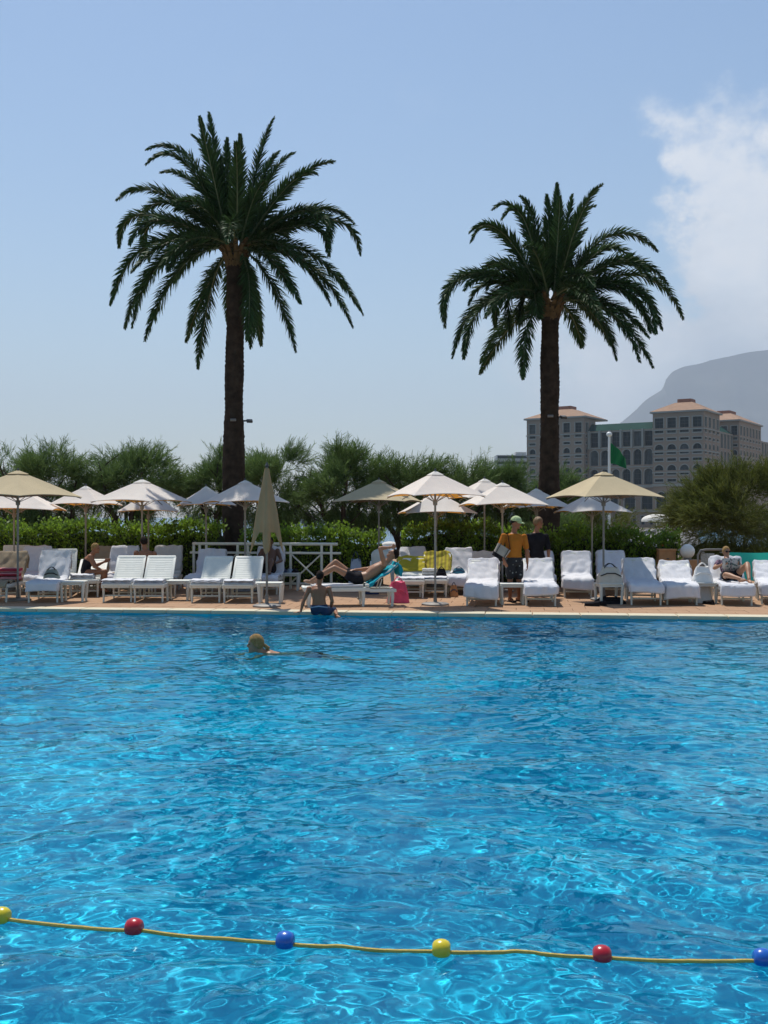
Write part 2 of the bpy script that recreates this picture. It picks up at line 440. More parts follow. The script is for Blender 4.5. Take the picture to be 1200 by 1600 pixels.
M['mosaic'] = tile_mat()
pf = MB().add([(PX0, PY0, PZ), (PX1, PY0, PZ), (PX1, 10.0, PZ), (PX0, 10.0, PZ), (PX1, edge(PX1), PD), (PX0, edge(PX0), PD)], [(0, 1, 2, 3), (3, 2, 4, 5)]).build('pool_floor', M['mosaic'], smooth=False)
tag(pf, kind='structure'); pf.cycles.is_caustics_receiver = True
wt = -0.012
pw = MB().add([(PX0, PY0, PZ), (PX1, PY0, PZ), (PX1, edge(PX1), PD), (PX0, edge(PX0), PD),
               (PX0, PY0, wt), (PX1, PY0, wt), (PX1, edge(PX1), wt), (PX0, edge(PX0), wt), (PX1, 10.0, PZ), (PX0, 10.0, PZ)],
              [(0, 4, 5, 1), (1, 5, 6, 2, 8), (2, 6, 7, 3), (3, 7, 4, 0, 9)]).build('pool_wall', M['mosaic'], smooth=False, fix=False)
tag(pw, kind='structure'); pw.cycles.is_caustics_receiver = True


def build_water():
    nx, ny = 880, 740
    xs = np.linspace(-1, 1, nx); xs = 13.0 * (0.62 * xs + 0.38 * xs ** 3)
    t = np.linspace(0, 1, ny); ys = t * 0.5 + 0.5 * t * t
    X, T = np.meshgrid(xs, ys)
    Y = PY0 + 0.001 + T * (edge(X) - PY0 - 0.002)
    X = np.clip(X, PX0 + 0.001, PX1 - 0.001)
    Z = WZ + wave(X, Y)
    V = np.stack([X, Y, Z], -1).reshape(-1, 3)
    idx = np.arange(nx * ny).reshape(ny, nx)
    Fq = np.stack([idx[:-1, :-1], idx[:-1, 1:], idx[1:, 1:], idx[1:, :-1]], -1).reshape(-1, 4)
    m, N, L, b = new_mat('pool_water'); N.remove(b)
    g = N.new('ShaderNodeBsdfGlass'); g.inputs['IOR'].default_value = 1.333; g.inputs['Roughness'].default_value = 0.0
    g.inputs['Color'].default_value = (0.58, 0.94, 1.0, 1)
    L.new(g.outputs[0], N['Material Output'].inputs[0])
    o = fast_mesh('pool_water', V, Fq, m, smooth=True)
    o.cycles.is_caustics_caster = True
    tag(o, kind='structure')


build_water()

# ------------------------------------------------------------------ deck and coping
ca, sa = math.cos(EA), math.sin(EA)


def along(s, t, z=0.0):
    """s metres along the far rim (0 below the middle of the picture), t metres back from it"""
    return Vector((s * ca - t * sa, 18.6 + s * sa + t * ca, z))


deck_bed = MB()
deck_bed.add([along(-40, 0.36, -0.03), along(40, 0.36, -0.03), along(40, 26, -0.03), along(-40, 26, -0.03)], [(0, 1, 2, 3)])
deck = deck_bed.build('deck', M['grout'], smooth=False, fix=False); tag(deck, kind='structure')
TS = 0.50
pt = MB().bbox((0, 0, -0.015), (TS - 0.008, TS - 0.008, 0.03), 0.004).mesh('paving_tile', M['paver'], False)
rest = MB()
NT = 0
for r in range(46):
    for c in range(-38, 38):
        s = (c + 0.5) * TS + (TS / 2 if r % 2 else 0); t = 0.36 + (r + 0.5) * TS
        p = along(s, t)
        if r < 7 and abs(s) < 10.5:
            o = link('paving_tile', pt, deck); o.location = p + Vector((0, 0, rnd.uniform(-0.0015, 0.0015))); o.rotation_euler = (0, 0, EA); NT += 1
        elif abs(s) < 19:
            h = TS / 2 - 0.004
            rest.add([along(s - h, t - h, -0.001), along(s + h, t - h, -0.001), along(s + h, t + h, -0.001), along(s - h, t + h, -0.001)], [(0, 1, 2, 3)])
o = rest.build('far_paving', M['paver'], deck, smooth=False, fix=False); o['kind'] = 'stuff'

coping = MB().add([along(-14, 0.003, -0.012), along(14, 0.003, -0.012), along(14, 0.36, -0.012), along(-14, 0.36, -0.012),
                   along(-14, 0.003, -0.04), along(14, 0.003, -0.04), along(14, 0.36, -0.04), along(-14, 0.36, -0.04)],
                  [(0, 1, 2, 3), (0, 4, 5, 1), (2, 6, 7, 3)]).build('coping', M['grout'], smooth=False)
tag(coping, kind='structure')
CS = 0.80
cm = MB().bbox((0, 0.165, -0.02), (CS - 0.008, 0.40, 0.065), 0.018).mesh('coping_stone', M['coping'], True)
for c in range(-16, 16):
    o = link('coping_stone', cm, coping); o.location = along((c + 0.5) * CS + 0.13, 0.01, rnd.uniform(-0.002, 0.002)); o.rotation_euler = (0, 0, EA)
# the near deck under the photographer
nd = MB().add([(-30, -14, -0.002), (30, -14, -0.002), (30, PY0 - 0.36, -0.002), (-30, PY0 - 0.36, -0.002)], [(0, 1, 2, 3)]).build('near_deck', M['paver'], smooth=False, fix=False)
tag(nd, kind='structure')
nc = MB().bbox((0, PY0 - 0.17, -0.02), (26, 0.4, 0.07), 0.018).build('near_coping', M['coping']); tag(nc, kind='structure')
for nm, x0, x1 in (('side_deck', -30, PX0), ('side_deck', PX1, 30)):
    o = MB().add([(x0, PY0 - 0.36, -0.004), (x1, PY0 - 0.36, -0.004), (x1, edge(x1) + 0.37, -0.004), (x0, edge(x0) + 0.37, -0.004)], [(0, 1, 2, 3)]).build(nm, M['paver'], smooth=False, fix=False)
    tag(o, kind='structure')

# ------------------------------------------------------------------ land, sea, mountain
SEA_Z = -4.0


def sea_mat():
    m, N, L, b = new_mat('sea_water'); b.inputs['Base Color'].default_value = (0.03, 0.11, 0.17, 1); b.inputs['Roughness'].default_value = 0.22
    tc = N.new('ShaderNodeTexCoord'); mp = N.new('ShaderNodeMapping'); mp.inputs['Scale'].default_value = (0.25, 0.6, 1)
    L.new(tc.outputs['Object'], mp.inputs[0])
    n = N.new('ShaderNodeTexNoise'); n.inputs['Scale'].default_value = 1.0; n.inputs['Detail'].default_value = 8; L.new(mp.outputs[0], n.inputs['Vector'])
    bp = N.new('ShaderNodeBump'); bp.inputs['Strength'].default_value = 0.8; bp.inputs['Distance'].default_value = 0.8
    L.new(n.outputs[0], bp.inputs['Height']); L.new(bp.outputs[0], b.inputs['Normal']); return m


sea = MB().add([(-9800, 20, SEA_Z), (9800, 20, SEA_Z), (9800, 12900, SEA_Z), (-9800, 12900, SEA_Z)], [(0, 1, 2, 3)]).build('sea', sea_mat(), smooth=False, fix=False)
tag(sea, kind='structure')
g = MB()
# pool terrace ground behind the paving
A, B_, C_, D_ = along(-60, 7.6, -0.06), along(60, 7.6, -0.06), Vector((60, 40, -0.06)), Vector((-60, 40, -0.06))
g.add([A, B_, C_, D_, (60, 40, -5), (-60, 40, -5)], [(0, 1, 2, 3), (3, 2, 4, 5)])
tag(g.build('terrace_ground', M['land'], smooth=False, fix=False), kind='structure')
g = MB()   # the lower beach behind the terrace, open to the sea further left
g.add([(-3.5, 40.01, -1.5), (90, 40.01, -1.5), (90, 120, -1.7), (26, 120, -1.7), (9, 60, -1.6), (-3.5, 60, -1.6), (-3.5, 60, -5), (9, 60, -5), (26, 120, -5), (-3.5, 40.01, -5)],
      [(0, 1, 2, 3, 4, 5), (5, 4, 7, 6), (4, 3, 8, 7), (0, 5, 6, 9)])
tag(g.build('beach', M['land'], smooth=False, fix=False), kind='structure')
g = MB()   # promontory of the hotel
g.add([(50, 505, -3.2), (150, 430, -3.2), (900, 400, -3), (1500, 900, -3), (60, 900, -3), (50, 505, -5), (150, 430, -5), (900, 400, -5)], [(0, 1, 2, 3, 4), (0, 5, 6, 1), (1, 6, 7, 2)])
tag(g.build('promontory', M['land'], smooth=False, fix=False), kind='structure')


def build_mountain():
    prof = [(930, 690), (955, 668), (975, 655), (992, 640), (1008, 626), (1024, 616), (1040, 606), (1043, 590), (1050, 580), (1068, 571), (1090, 566), (1115, 558), (1150, 552), (1200, 545), (1300, 540), (1450, 545), (1700, 560), (2100, 620)]
    px = np.array([p[0] for p in prof]); py = np.array([p[1] for p in prof])
    d0 = 9000.0
    nx, ny = 220, 60
    q = np.linspace(925, 2100, nx); X0 = (q - 600) * d0 / FPX
    Hq = CH + (HZ - np.interp(q, px, py)) * d0 / FPX
    yy = np.linspace(-2200, 1600, ny)
    P = []
    for j, y in enumerate(yy):
        row = []
        for i in range(nx):
            # face steepens to a cliff just in front of the ridge
            t = (y + 2200) / 2200 if y < 0 else 1 - y / 1600 * 0.6
            f = (0.72 * t ** 1.1 + 0.28 * max(0, (t - 0.55) / 0.45) ** 2) if y < 0 else t
            nz = mnoise.fractal(Vector((X0[i] * 0.0024, y * 0.0024, 1.0)), 0.9, 2.1, 5)
            h = Hq[i] * f + nz * 90 * min(1, abs(y) / 200 + 0.12) * min(1, t * 3)
            row.append((X0[i] + y * 0.05, d0 + y, max(-6, h - 4 * (1 - f))))
        P.append(row)
    o = MB().grid(P).build('mountain', M['mountain'], fix=False); tag(o, kind='structure')


build_mountain()

# ------------------------------------------------------------------ hotel across the bay
def opening_outline(u0, u1, z0, z1, arch):
    if not arch: return [(u0, z0), (u1, z0), (u1, z1), (u0, z1)]
    r = (u1 - u0) / 2; c = (u0 + u1) / 2; zc = z1 - r
    return [(u0, z0), (u1, z0)] + [(c + r * math.cos(a), zc + r * math.sin(a)) for a in [math.pi * k / 10 for k in range(11)]]


win_rnd = random.Random(21)


def facade(parent, O, u, W, z0, z1, openings, wall_mat, depth=0.9, trim=True, name='wall'):
    """wall plane from O along u with real openings; each window a part with a pane and a stone surround"""
    O = Vector((O[0], O[1], 0)); u = Vector((u[0], u[1], 0)).normalized()
    n = Vector((u.y, -u.x, 0))                   # outward
    base = Vector(parent.location)

    def P(a, z, off=0.0): return O + u * a + n * off + Vector((0, 0, z)) - base
    bm = bmesh.new()

    def loop(pts):
        vs_ = [bm.verts.new(P(a, z)) for a, z in pts]
        return [bm.edges.new((vs_[i], vs_[(i + 1) % len(vs_)])) for i in range(len(vs_))]
    es = loop([(0, z0), (W, z0), (W, z1), (0, z1)])
    for o in openings: es += loop(opening_outline(*o))
    bmesh.ops.triangle_fill(bm, use_beauty=True, use_dissolve=False, edges=es, normal=n)
    me = bpy.data.meshes.new(name); bm.to_mesh(me); bm.free(); me.materials.append(wall_mat)
    link(name, me, parent)
    for o in openings:
        ol = opening_outline(*o); k = len(ol)
        m = MB(); m.add([P(a, z, 0.0) for a, z in ol] + [P(a, z, -depth) for a, z in ol], [(i, (i + 1) % k, k + (i + 1) % k, k + i) for i in range(k)])
        w = m.build('window', M['stone_trim'], parent, smooth=False)
        m = MB(); m.add([P(a, z, -depth + 0.06) for a, z in ol], [tuple(range(k))])
        m.build('pane', M['glass_dark'] if win_rnd.random() < 0.7 else M['glass_curtain'], w, smooth=False)
        m = MB()
        uc = (o[0] + o[1]) / 2
        m.box(P(uc, (o[2] + o[3]) / 2, -depth + 0.14), (0.10, 0.12, (o[3] - o[2]) * 0.98), Matrix((u, n, (0, 0, 1))).transposed())
        if o[3] - o[2] > 3.4:
            for fz in (0.36, 0.7): m.box(P(uc, o[2] + (o[3] - o[2]) * fz, -depth + 0.14), (o[1] - o[0], 0.12, 0.14), Matrix((u, n, (0, 0, 1))).transposed())
        if not o[4] and o[3] - o[2] < 2.0:       # low loggia parapet
            MB().box(P(uc, o[2] + 0.18, 0.1), (o[1] - o[0] + 0.6, 0.3, 0.5), Matrix((u, n, (0, 0, 1))).transposed()).build('parapet', M['stone_trim'], w, smooth=False)
        m.build('frame', M['window_frame'], w, smooth=False)
        if trim:
            t = 0.38; c = uc; g_ = []
            r = (o[1] - o[0]) / 2
            out = opening_outline(o[0] - t, o[1] + t, o[2], o[3] + t, o[4])
            m = MB(); m.add([P(a, z, 0.06) for a, z in ol] + [P(a, z, 0.06) for a, z in out] + [P(a, z, 0.0) for a, z in out],
                            [(i, (i + 1) % k, k + (i + 1) % k, k + i) for i in range(1, k)] + [(k + i, k + (i + 1) % k, 2 * k + (i + 1) % k, 2 * k + i) for i in range(1, k)])
            m.build('surround', M['stone_trim'], w, smooth=False)
    # string courses
    return P


def hip_roof(parent, pts, ze, rise, over, cap=0.34):
    base = Vector(parent.location)
    c = sum((Vector((p[0], p[1], 0)) for p in pts), Vector()) / 4
    ev = [Vector((p[0], p[1], 0)) + (Vector((p[0], p[1], 0)) - c).normalized() * over for p in pts]
    tv = [c + (Vector((p[0], p[1], 0)) - c) * cap for p in pts]
    Z = lambda v, z: v + Vector((0, 0, z)) - base
    m = MB(); m.add([Z(v, ze + 0.7) for v in ev] + [Z(v, ze + rise) for v in tv], [(i, (i + 1) % 4, 4 + (i + 1) % 4, 4 + i) for i in range(4)] + [(4, 5, 6, 7)])
    rf = m.build('roof', M['roof_tile'], parent, smooth=False)
    m = MB(); m.add([Z(v, ze) for v in ev] + [Z(v, ze + 0.72) for v in ev], [(i, (i + 1) % 4, 4 + (i + 1) % 4, 4 + i) for i in range(4)] + [(3, 2, 1, 0)])
    m.build('cornice', M['stone_trim'], parent, smooth=False)
    cv = [c + (Vector((p[0], p[1], 0)) - c) * cap * 0.8 for p in pts]
    m = MB(); m.add([Z(v, ze + rise - 0.3) for v in cv] + [Z(v, ze + rise + 1.7) for v in cv], [(i, (i + 1) % 4, 4 + (i + 1) % 4, 4 + i) for i in range(4)] + [(4, 5, 6, 7)])
    m.build('roof_lantern', M['roof_cap'], rf, smooth=False)


def build_hotel():
    phi = R(33); u = Vector((math.cos(phi), -math.sin(phi), 0)); s = Vector((math.sin(phi), math.cos(phi), 0))
    Cn = Vector((142, 480, 0))
    root = thing('hotel', 'long pinkish stone hotel with arched windows and tiled hip roofs across the bay', 'hotel', (100, 500, -3.2))
    F2 = lambda w, back=0.0: Cn - u * w + s * back
    zy = lambda y: CH + (HZ - y) * 480 / FPX
    ze = zy(642)
    rows = [(666, 650, 0), (675.5, 670, 0), (687, 682, 0), (700.5, 692, 1), (709, 703.5, 0), (720, 714.5, 0), (733.5, 725, 1), (742, 737, 0), (753, 747.5, 0)]

    def tower(O, du, W, nb, bw, base_arches=True):
        pit = W / nb; op = []
        for (yb, yt, ar) in rows:
            for k in range(nb):
                c = pit * (k + 0.5); op.append((c - bw / 2, c + bw / 2, zy(yb), zy(yt), ar))
        if base_arches:
            for k in range(max(2, nb - 1)):
                c = W / max(2, nb - 1) * (k + 0.5); op.append((c - 2.3, c + 2.3, zy(794), zy(768), 1))
            for k in range(nb + 2):
                c = W / (nb + 2) * (k + 0.5); op.append((c - 0.8, c + 0.8, zy(820), zy(806), 0))
        return facade(root, O, du, W, -3.2, ze, op, M['stucco'])

    def belt(O, du, W, z, h=0.5, pr=0.35, nm='belt_course', mat='stone_trim'):
        du = Vector(du).normalized(); n = Vector((du.y, -du.x, 0))
        MB().box(Vector((O[0], O[1], z)) + du * W / 2 + n * (pr / 2 + 0.003) - Vector(root.location), (W + 0.6, pr, h), Matrix((du, n, (0, 0, 1))).transposed()).build(nm, M[mat], root, smooth=False)
    # right tower: front, side
    w1 = 23.2; depth = 25.0
    tower(F2(w1), u, w1, 4, 4.0); tower(Cn, s, depth, 4, 3.0)
    for z in (668, 703, 736):
        belt(F2(w1), u, w1, zy(z) - 0.3); belt(Cn, s, depth, zy(z) - 0.3)
    belt(F2(w1), u, w1, zy(757), 1.2, 0.7); belt(F2(w1), u, w1, zy(798), 0.9, 0.9, 'balustrade'); belt(Cn, s, depth, zy(757), 1.2, 0.7)
    hip_roof(root, [F2(w1), Cn, Cn + s * depth, F2(w1, depth)], ze, 5.2, 1.6)
    # left tower
    wl0, wl1 = 56.5, 86.3
    tower(F2(wl1), u, wl1 - wl0, 5, 3.3); tower(F2(wl0), s, 14, 2, 3.0)
    MB().add([F2(wl1) + Vector((0, 0, -3.2)) - Vector(root.location), F2(wl1) + Vector((0, 0, ze)) - Vector(root.location), F2(wl1, 26) + Vector((0, 0, ze)) - Vector(root.location), F2(wl1, 26) + Vector((0, 0, -3.2)) - Vector(root.location)], [(0, 1, 2, 3)]).build('wall', M['stucco'], root, smooth=False)
    for z in (668, 703, 736): belt(F2(wl1), u, wl1 - wl0, zy(z) - 0.3)
    belt(F2(wl1), u, wl1 - wl0, zy(757), 1.2, 0.7)
    hip_roof(root, [F2(wl1), F2(wl0), F2(wl0, 26), F2(wl1, 26)], ze, 5.2, 1.6)
    # middle block, set back
    W = wl0 - w1; bk = 4.0; zt = zy(665); op = []
    for k in range(6):
        c = 0.8 + (W - 1.6) / 6 * (k + 0.5)
        op += [(c - 1.95, c + 1.95, zy(692), zt - 0.8, 0), (c - 1.95, c + 1.95, zy(722.5), zy(697), 1), (c - 1.95, c + 1.95, zy(754.5), zy(729), 1)]
    for k in range(4):
        c = W / 4 * (k + 0.5); op.append((c - 2.6, c + 2.6, zy(795), zy(769), 1))
    for k in range(8):
        c = W / 8 * (k + 0.5); op.append((c - 0.9, c + 0.9, zy(820), zy(806), 0))
    facade(root, F2(wl0, bk), u, W, -3.2, zt, op, M['stucco'], 1.4)
    for z in (694, 726): belt(F2(wl0, bk), u, W, zy(z))
    belt(F2(wl0, bk), u, W, zy(758), 1.2, 0.7); belt(F2(wl0, bk), u, W, zy(798), 0.9, 0.9, 'balustrade')
    for k in range(7):                             # buttress piers between the tall windows
        c = 0.8 + (W - 1.6) / 6 * k
        MB().box(F2(wl0, bk) + u * c - s * 0.4 + Vector((0, 0, (zt + zy(694)) / 2)) - Vector(root.location), (0.9, 0.8, zt - zy(694) + 0.5), Matrix((u, -s, (0, 0, 1))).transposed()).build('pier', M['stone_trim'], root, smooth=False)
    a, b = F2(wl0, bk), F2(w1, bk)
    off = Vector((0, 0, 0)) - Vector(root.location)
    MB().add([a + off + Vector((0, 0, zt)), b + off + Vector((0, 0, zt)), b + s * 5 + off + Vector((0, 0, zt + 3.6)), a + s * 5 + off + Vector((0, 0, zt + 3.6)), b + s * 20 + off + Vector((0, 0, zt + 3.6)), a + s * 20 + off + Vector((0, 0, zt + 3.6))],
             [(0, 1, 2, 3), (3, 2, 4, 5)]).build('glass_roof', M['verdigris'], root, smooth=False)
    # side wing receding to the right and the far tower
    O2 = Cn + s * depth - u * 3.0; W2 = 34.0; op = []
    for k in range(6):
        c = W2 / 6 * (k + 0.5)
        op += [(c - 1.75, c + 1.75, zy(692), zt - 0.8, 0), (c - 1.75, c + 1.75, zy(722.5), zy(697), 1), (c - 1.75, c + 1.75, zy(754.5), zy(729), 1)]
    facade(root, O2, s, W2, -3.2, zt, op, M['stucco'], 1.4)
    MB().add([O2 + off + Vector((0, 0, zt)), O2 + s * W2 + off + Vector((0, 0, zt)), O2 + s * W2 - u * 5 + off + Vector((0, 0, zt + 3.6)), O2 - u * 5 + off + Vector((0, 0, zt + 3.6))], [(0, 1, 2, 3)]).build('glass_roof', M['verdigris'], root, smooth=False)
    O3 = Cn + s * (depth + W2); D3 = 42.0
    tower(O3, s, D3, 7, 3.0, False); 
    op = []
    tower(O3 - u * 10 , u, 10, 2, 3.0, False)
    hip_roof(root, [O3 - u * 24, O3, O3 + s * D3, O3 - u * 24 + s * D3], ze, 5.2, 1.6)
    # far block further right, running off the picture
    O4 = O3 + s * D3 - u * 3; facade(root, O4, s, 60, -3.2, zt, [(4 + 6 * k - 1.7, 4 + 6 * k + 1.7, zy(692), zt - 0.8, 0) for k in range(9)], M['stucco'])


build_hotel()


def build_far_block(name, label, px0, px1, ytop, d, floors, step):
    x0, x1 = GX(px0, d), GX(px1, d); zt = CH + (HZ - ytop) * d / FPX
    root = thing(name, label, 'building', ((x0 + x1) / 2, d, SEA_Z + 0.8))
    h = zt - root.location.z; W = x1 - x0
    MB().box((0, 8, h / 2), (W, 16, h)).build('wall', M['concrete'], root, smooth=False)
    for k in range(floors):
        z = h - 1.5 - k * step
        MB().box((0, -0.4, z - step * 0.55), (W * 1.005, 1.6, 0.45)).build('balcony', M['concrete'], root, smooth=False)
        MB().box((0, -0.06, z), (W * 0.94, 0.12, step * 0.45)).build('window', M['glass_dark'], root, smooth=False)
    MB().box((W * 0.2, 8, h + 1.2), (W * 0.3, 8, 2.4)).build('roof_house', M['concrete'], root, smooth=False)


build_far_block('apartment_block', 'hazy grey apartment block with banded balconies beside the hotel', 776, 832, 711, 800, 8, 4.3)
sh = thing('ship', 'faint blue grey ship far out on the sea', 'ship', (GX(303, 1500), 1500, SEA_Z))
MB().add([(-11, -2, 0), (11, -2, 0), (12.5, -2, 3.2), (-12.5, -2, 3.2), (-11, 2, 0), (11, 2, 0), (12.5, 2, 3.2), (-12.5, 2, 3.2)], [(0, 1, 2, 3), (7, 6, 5, 4), (0, 3, 7, 4), (1, 5, 6, 2), (3, 2, 6, 7), (0, 4, 5, 1)]).build('hull', M['concrete'], sh, smooth=False)
MB().box((0, 0, 6.0), (17, 3.4, 5.6)).build('superstructure', M['concrete'], sh, smooth=False)
MB().box((4, 0, 9.8), (4, 3, 2)).build('bridge', M['concrete'], sh, smooth=False)

# flagpole
d = 62.0
fp = thing('flagpole', 'tall white flagpole with a ball finial flying a green flag', 'flagpole', (GX(952, d), d, -1.55))
hz_ = CH + (HZ - 682) * d / FPX + 1.55
MB().tube([(0, 0, 0), (0, 0, hz_)], [0.10, 0.07], 10).build('pole', M['white_paint'], fp)
MB().ell((0, 0, hz_ + 0.12), (0.17, 0.17, 0.15)).build('finial', M['white_paint'], fp)
Pf = []
for i in range(15):
    a = i / 14; row = []
    for j in range(10):
        b = j / 9
        # hanging limp from the hoist: the fly end droops
        x = 0.08 + a * 0.86; z = hz_ - 0.35 - b * (1.20 - 0.55 * a) - a * (0.62 + 0.25 * a)
        row.append((x, 0.16 * math.sin(a * 9 + b * 2.2) * (0.35 + a), z))
    Pf.append(row)
MB().grid(Pf).build('flag', M['flag'], fp)

# ------------------------------------------------------------------ palms
def frond_mesh(pts, n_leaf, leaf_len, rg):
    """pinnate frond along a 3-D curve: rachis plus two ranks of narrow folded leaflets"""
    pts = [Vector(p) for p in pts]
    seg = [(pts[i + 1] - pts[i]).length for i in range(len(pts) - 1)]; tot = sum(seg)
    def at(t):
        s = t * tot
        for i, q in enumerate(seg):
            if s <= q or i == len(seg) - 1:
                return pts[i].lerp(pts[i + 1], s / q), (pts[i + 1] - pts[i]).normalized()
            s -= q
    V = []; Fc = []
    side = None
    twist = rg.uniform(-0.35, 0.35)
    for k in range(n_leaf):
        t = 0.10 + 0.90 * k / (n_leaf - 1)
        p, T = at(t)
        B = T.cross(Vector((0, 0, 1)))
        B = B.normalized() if B.length > 0.05 else (side or Vector((1, 0, 0)))
        if side and B.dot(side) < 0: B = -B
        side = B
        Nn = B.cross(T).normalized()
        B2 = (B * math.cos(twist) + Nn * math.sin(twist)); N2 = (Nn * math.cos(twist) - B * math.sin(twist))
        env = min(1, (t - 0.04) / 0.22) ** 0.8 * (1 - 0.80 * max(0, (t - 0.55) / 0.45) ** 1.5)
        for sd in (-1, 1):
            L = leaf_len * env * rg.uniform(0.82, 1.12)
            a = R(50 - 22 * t + rg.uniform(-6, 6)); v = R((-26, 12, 48)[k % 3] + rg.uniform(-10, 10))
            dr = (T * math.cos(a) + (B2 * sd * math.cos(v) + N2 * math.sin(v)) * math.sin(a)).normalized()
            w = dr.cross(N2).normalized(); w = (Matrix.Rotation(rg.uniform(-1.1, 1.1), 3, dr) @ w) * 0.0175
            mid = p + dr * L * 0.55; tip = p + dr * L + Vector((0, 0, -0.10 * L * rg.uniform(0.3, 1.4)))
            b = len(V); fold = N2 * 0.006
            V += [p - w * 0.6, p + w * 0.6, mid + w + fold, mid - w + fold, tip]
            Fc += [(b, b + 1, b + 2, b + 3), (b + 3, b + 2, b + 4)]
    return V, Fc, [at(i / 11)[0] for i in range(12)], tot


def curve(b, c, t, n=16):
    return [b * (1 - s) ** 2 + c * 2 * s * (1 - s) + t * s * s for s in [i / (n - 1) for i in range(n)]]


def palm(label, px_base, d, crown, px_mid, fronds, seed, wbase, wtop, fill):
    rg = random.Random(seed)
    root = thing('palm_tree', label, 'palm tree', (GX(px_base, d), d, -0.06), group='tall date palms behind the parasols')
    base = Vector(root.location)
    cr = WP(crown[0], crown[1], d)
    # trunk with rows of old leaf scars
    H = cr.z - base.z; n = 150; sg = 36; P = []
    midx = WP(px_mid[0], px_mid[1], d)
    tm = (midx.z - base.z) / H
    for i in range(n + 1):
        t = i / n; z = t * H
        # bezier-like lean through the mid point
        lin = (cr.x - base.x) * t; bow = (midx.x - base.x - (cr.x - base.x) * tm) * math.sin(math.pi * t) / max(0.3, math.sin(math.pi * tm))
        cx = lin + bow
        r = wbase + (wtop - wbase) * min(1, t * 1.25) + 0.13 * wbase * math.exp(-((t - 0.30) / 0.10) ** 2) + 0.25 * wbase * math.exp(-(t / 0.05) ** 2)
        r += 0.05 * wtop * math.sin(t * 23 + seed) * (0.5 + 0.5 * math.sin(t * 7 + seed))
        r += 0.16 * wtop * math.exp(-((t - 1.0) / 0.035) ** 2)
        row = []
        for k in range(sg + 1):
            a = 2 * math.pi * k / sg
            ph = z / 0.16 * 2 * math.pi
            sc_ = 0.016 * math.sin(ph + a * 7) * math.cos(a * 9 - ph * 0.5) + 0.012 * mnoise.noise(Vector((math.cos(a) * 3, math.sin(a) * 3, z * 6 + seed)))
            rr = r + sc_ + 0.03 * mnoise.noise(Vector((math.cos(a) * 1.3, math.sin(a) * 1.3, z * 1.1 + seed * 3)))
            row.append((cx + rr * math.cos(a), rr * math.sin(a), z))
        P.append(row)
    MB().grid(P).build('trunk', M['trunk'], root)
    C = cr - base
    # stubs of cut leaf bases under the crown
    for ring, (cnt, zz, tilt, ln) in enumerate(((15, -0.42, 24, 0.26), (15, -0.24, 36, 0.28), (13, -0.06, 48, 0.30), (11, 0.12, 58, 0.32))):
        for k in range(cnt):
            a = 2 * math.pi * (k + 0.5 * (ring % 2)) / cnt + rg.uniform(-0.08, 0.08)
            ro = wtop * (0.92 + 0.1 * ring)
            dirv = Vector((math.cos(a) * math.sin(R(tilt)), math.sin(a) * math.sin(R(tilt)), math.cos(R(tilt))))
            p0 = C + Vector((math.cos(a) * ro * 0.8, math.sin(a) * ro * 0.8, zz)); p1 = p0 + dirv * ln * rg.uniform(0.8, 1.15)
            MB().tube([p0, p0.lerp(p1, 0.5), p1], [0.085, 0.07, 0.05], 6, flat=0.55, up=(math.cos(a), math.sin(a), 0.3)).build('leaf_base', M['boot'], root)

    def add(b, c, t, ll=0.43, nl=185):
        pts = curve(b, c, t)
        V, Fc, ra, tot = frond_mesh(pts, int(nl * max(0.6, min(1.15, sum((pts[i + 1] - pts[i]).length for i in range(15)) / 3.4))), ll, rg)
        f = MB(); f.v = [tuple(q) for q in V]; f.f = Fc
        fo = f.build('frond', M['frond'], root, smooth=False, fix=False)
        MB().tube(ra, [0.036 - 0.029 * i / 11 for i in range(12)], 5).build('midrib', M['frond_mid'], fo, fix=False)
    for (tx, ty, cx, cyy, dy) in fronds:
        a = rg.uniform(0, 6.28)
        t = WP(tx, ty, d + dy) - base; c = WP(cx, cyy, d + dy * 0.55) - base
        c = c + (c - (C + t) / 2) * 0.22                  # let the frond arch more
        out = (t - C); out = Vector((out.x, out.y, 0)); out = out.normalized() * 0.16 if out.length > 0.01 else Vector((0.1, 0, 0))
        add(C + out + Vector((0, 0, 0.12)), c, t)
        if rg.random() < 0.6:                    # a neighbour on nearly the same arc
            jt = Vector((rg.uniform(-0.25, 0.25), rg.choice((-1, 1)) * rg.uniform(0.5, 1.1), rg.uniform(-0.4, -0.1)))
            add(C + out + Vector((0, 0, 0.10)), c + jt * 0.6, C + (t - C) * rg.uniform(0.80, 0.90) + jt)
    # the fronds that come towards and away from the camera
    for k in range(fill):
        a = rg.choice([math.pi / 2, -math.pi / 2]) + rg.uniform(-1.0, 1.0)
        e = rg.choice([46, 38, 30, 22, 14, 6, -4, -12]) + rg.uniform(-8, 8)
        L = rg.uniform(2.5, 3.3); dh = Vector((math.cos(a), math.sin(a), 0))
        c = C + dh * L * 0.55 * math.cos(R(e)) + Vector((0, 0, L * 0.62 * math.sin(R(e)) + 0.25))
        drop = L * (0.10 + 0.42 * math.cos(R(e)))
        t = C + dh * L * (0.35 + 0.55 * math.cos(R(e))) + Vector((0, 0, L * 0.9 * math.sin(R(e)) - drop + 0.3))
        add(C + dh * 0.16 + Vector((0, 0, 0.15 + 0.1 * math.sin(R(e)))), c, t)
    return root


def from_crop(lst, ox, oy, s, seed):
    rg = random.Random(seed); out = []
    for (tx, ty, cx, cy_) in lst:
        out.append((ox + tx / s, oy + ty / s, ox + cx / s, oy + cy_ / s, rg.uniform(-1.1, 1.1)))
    return out


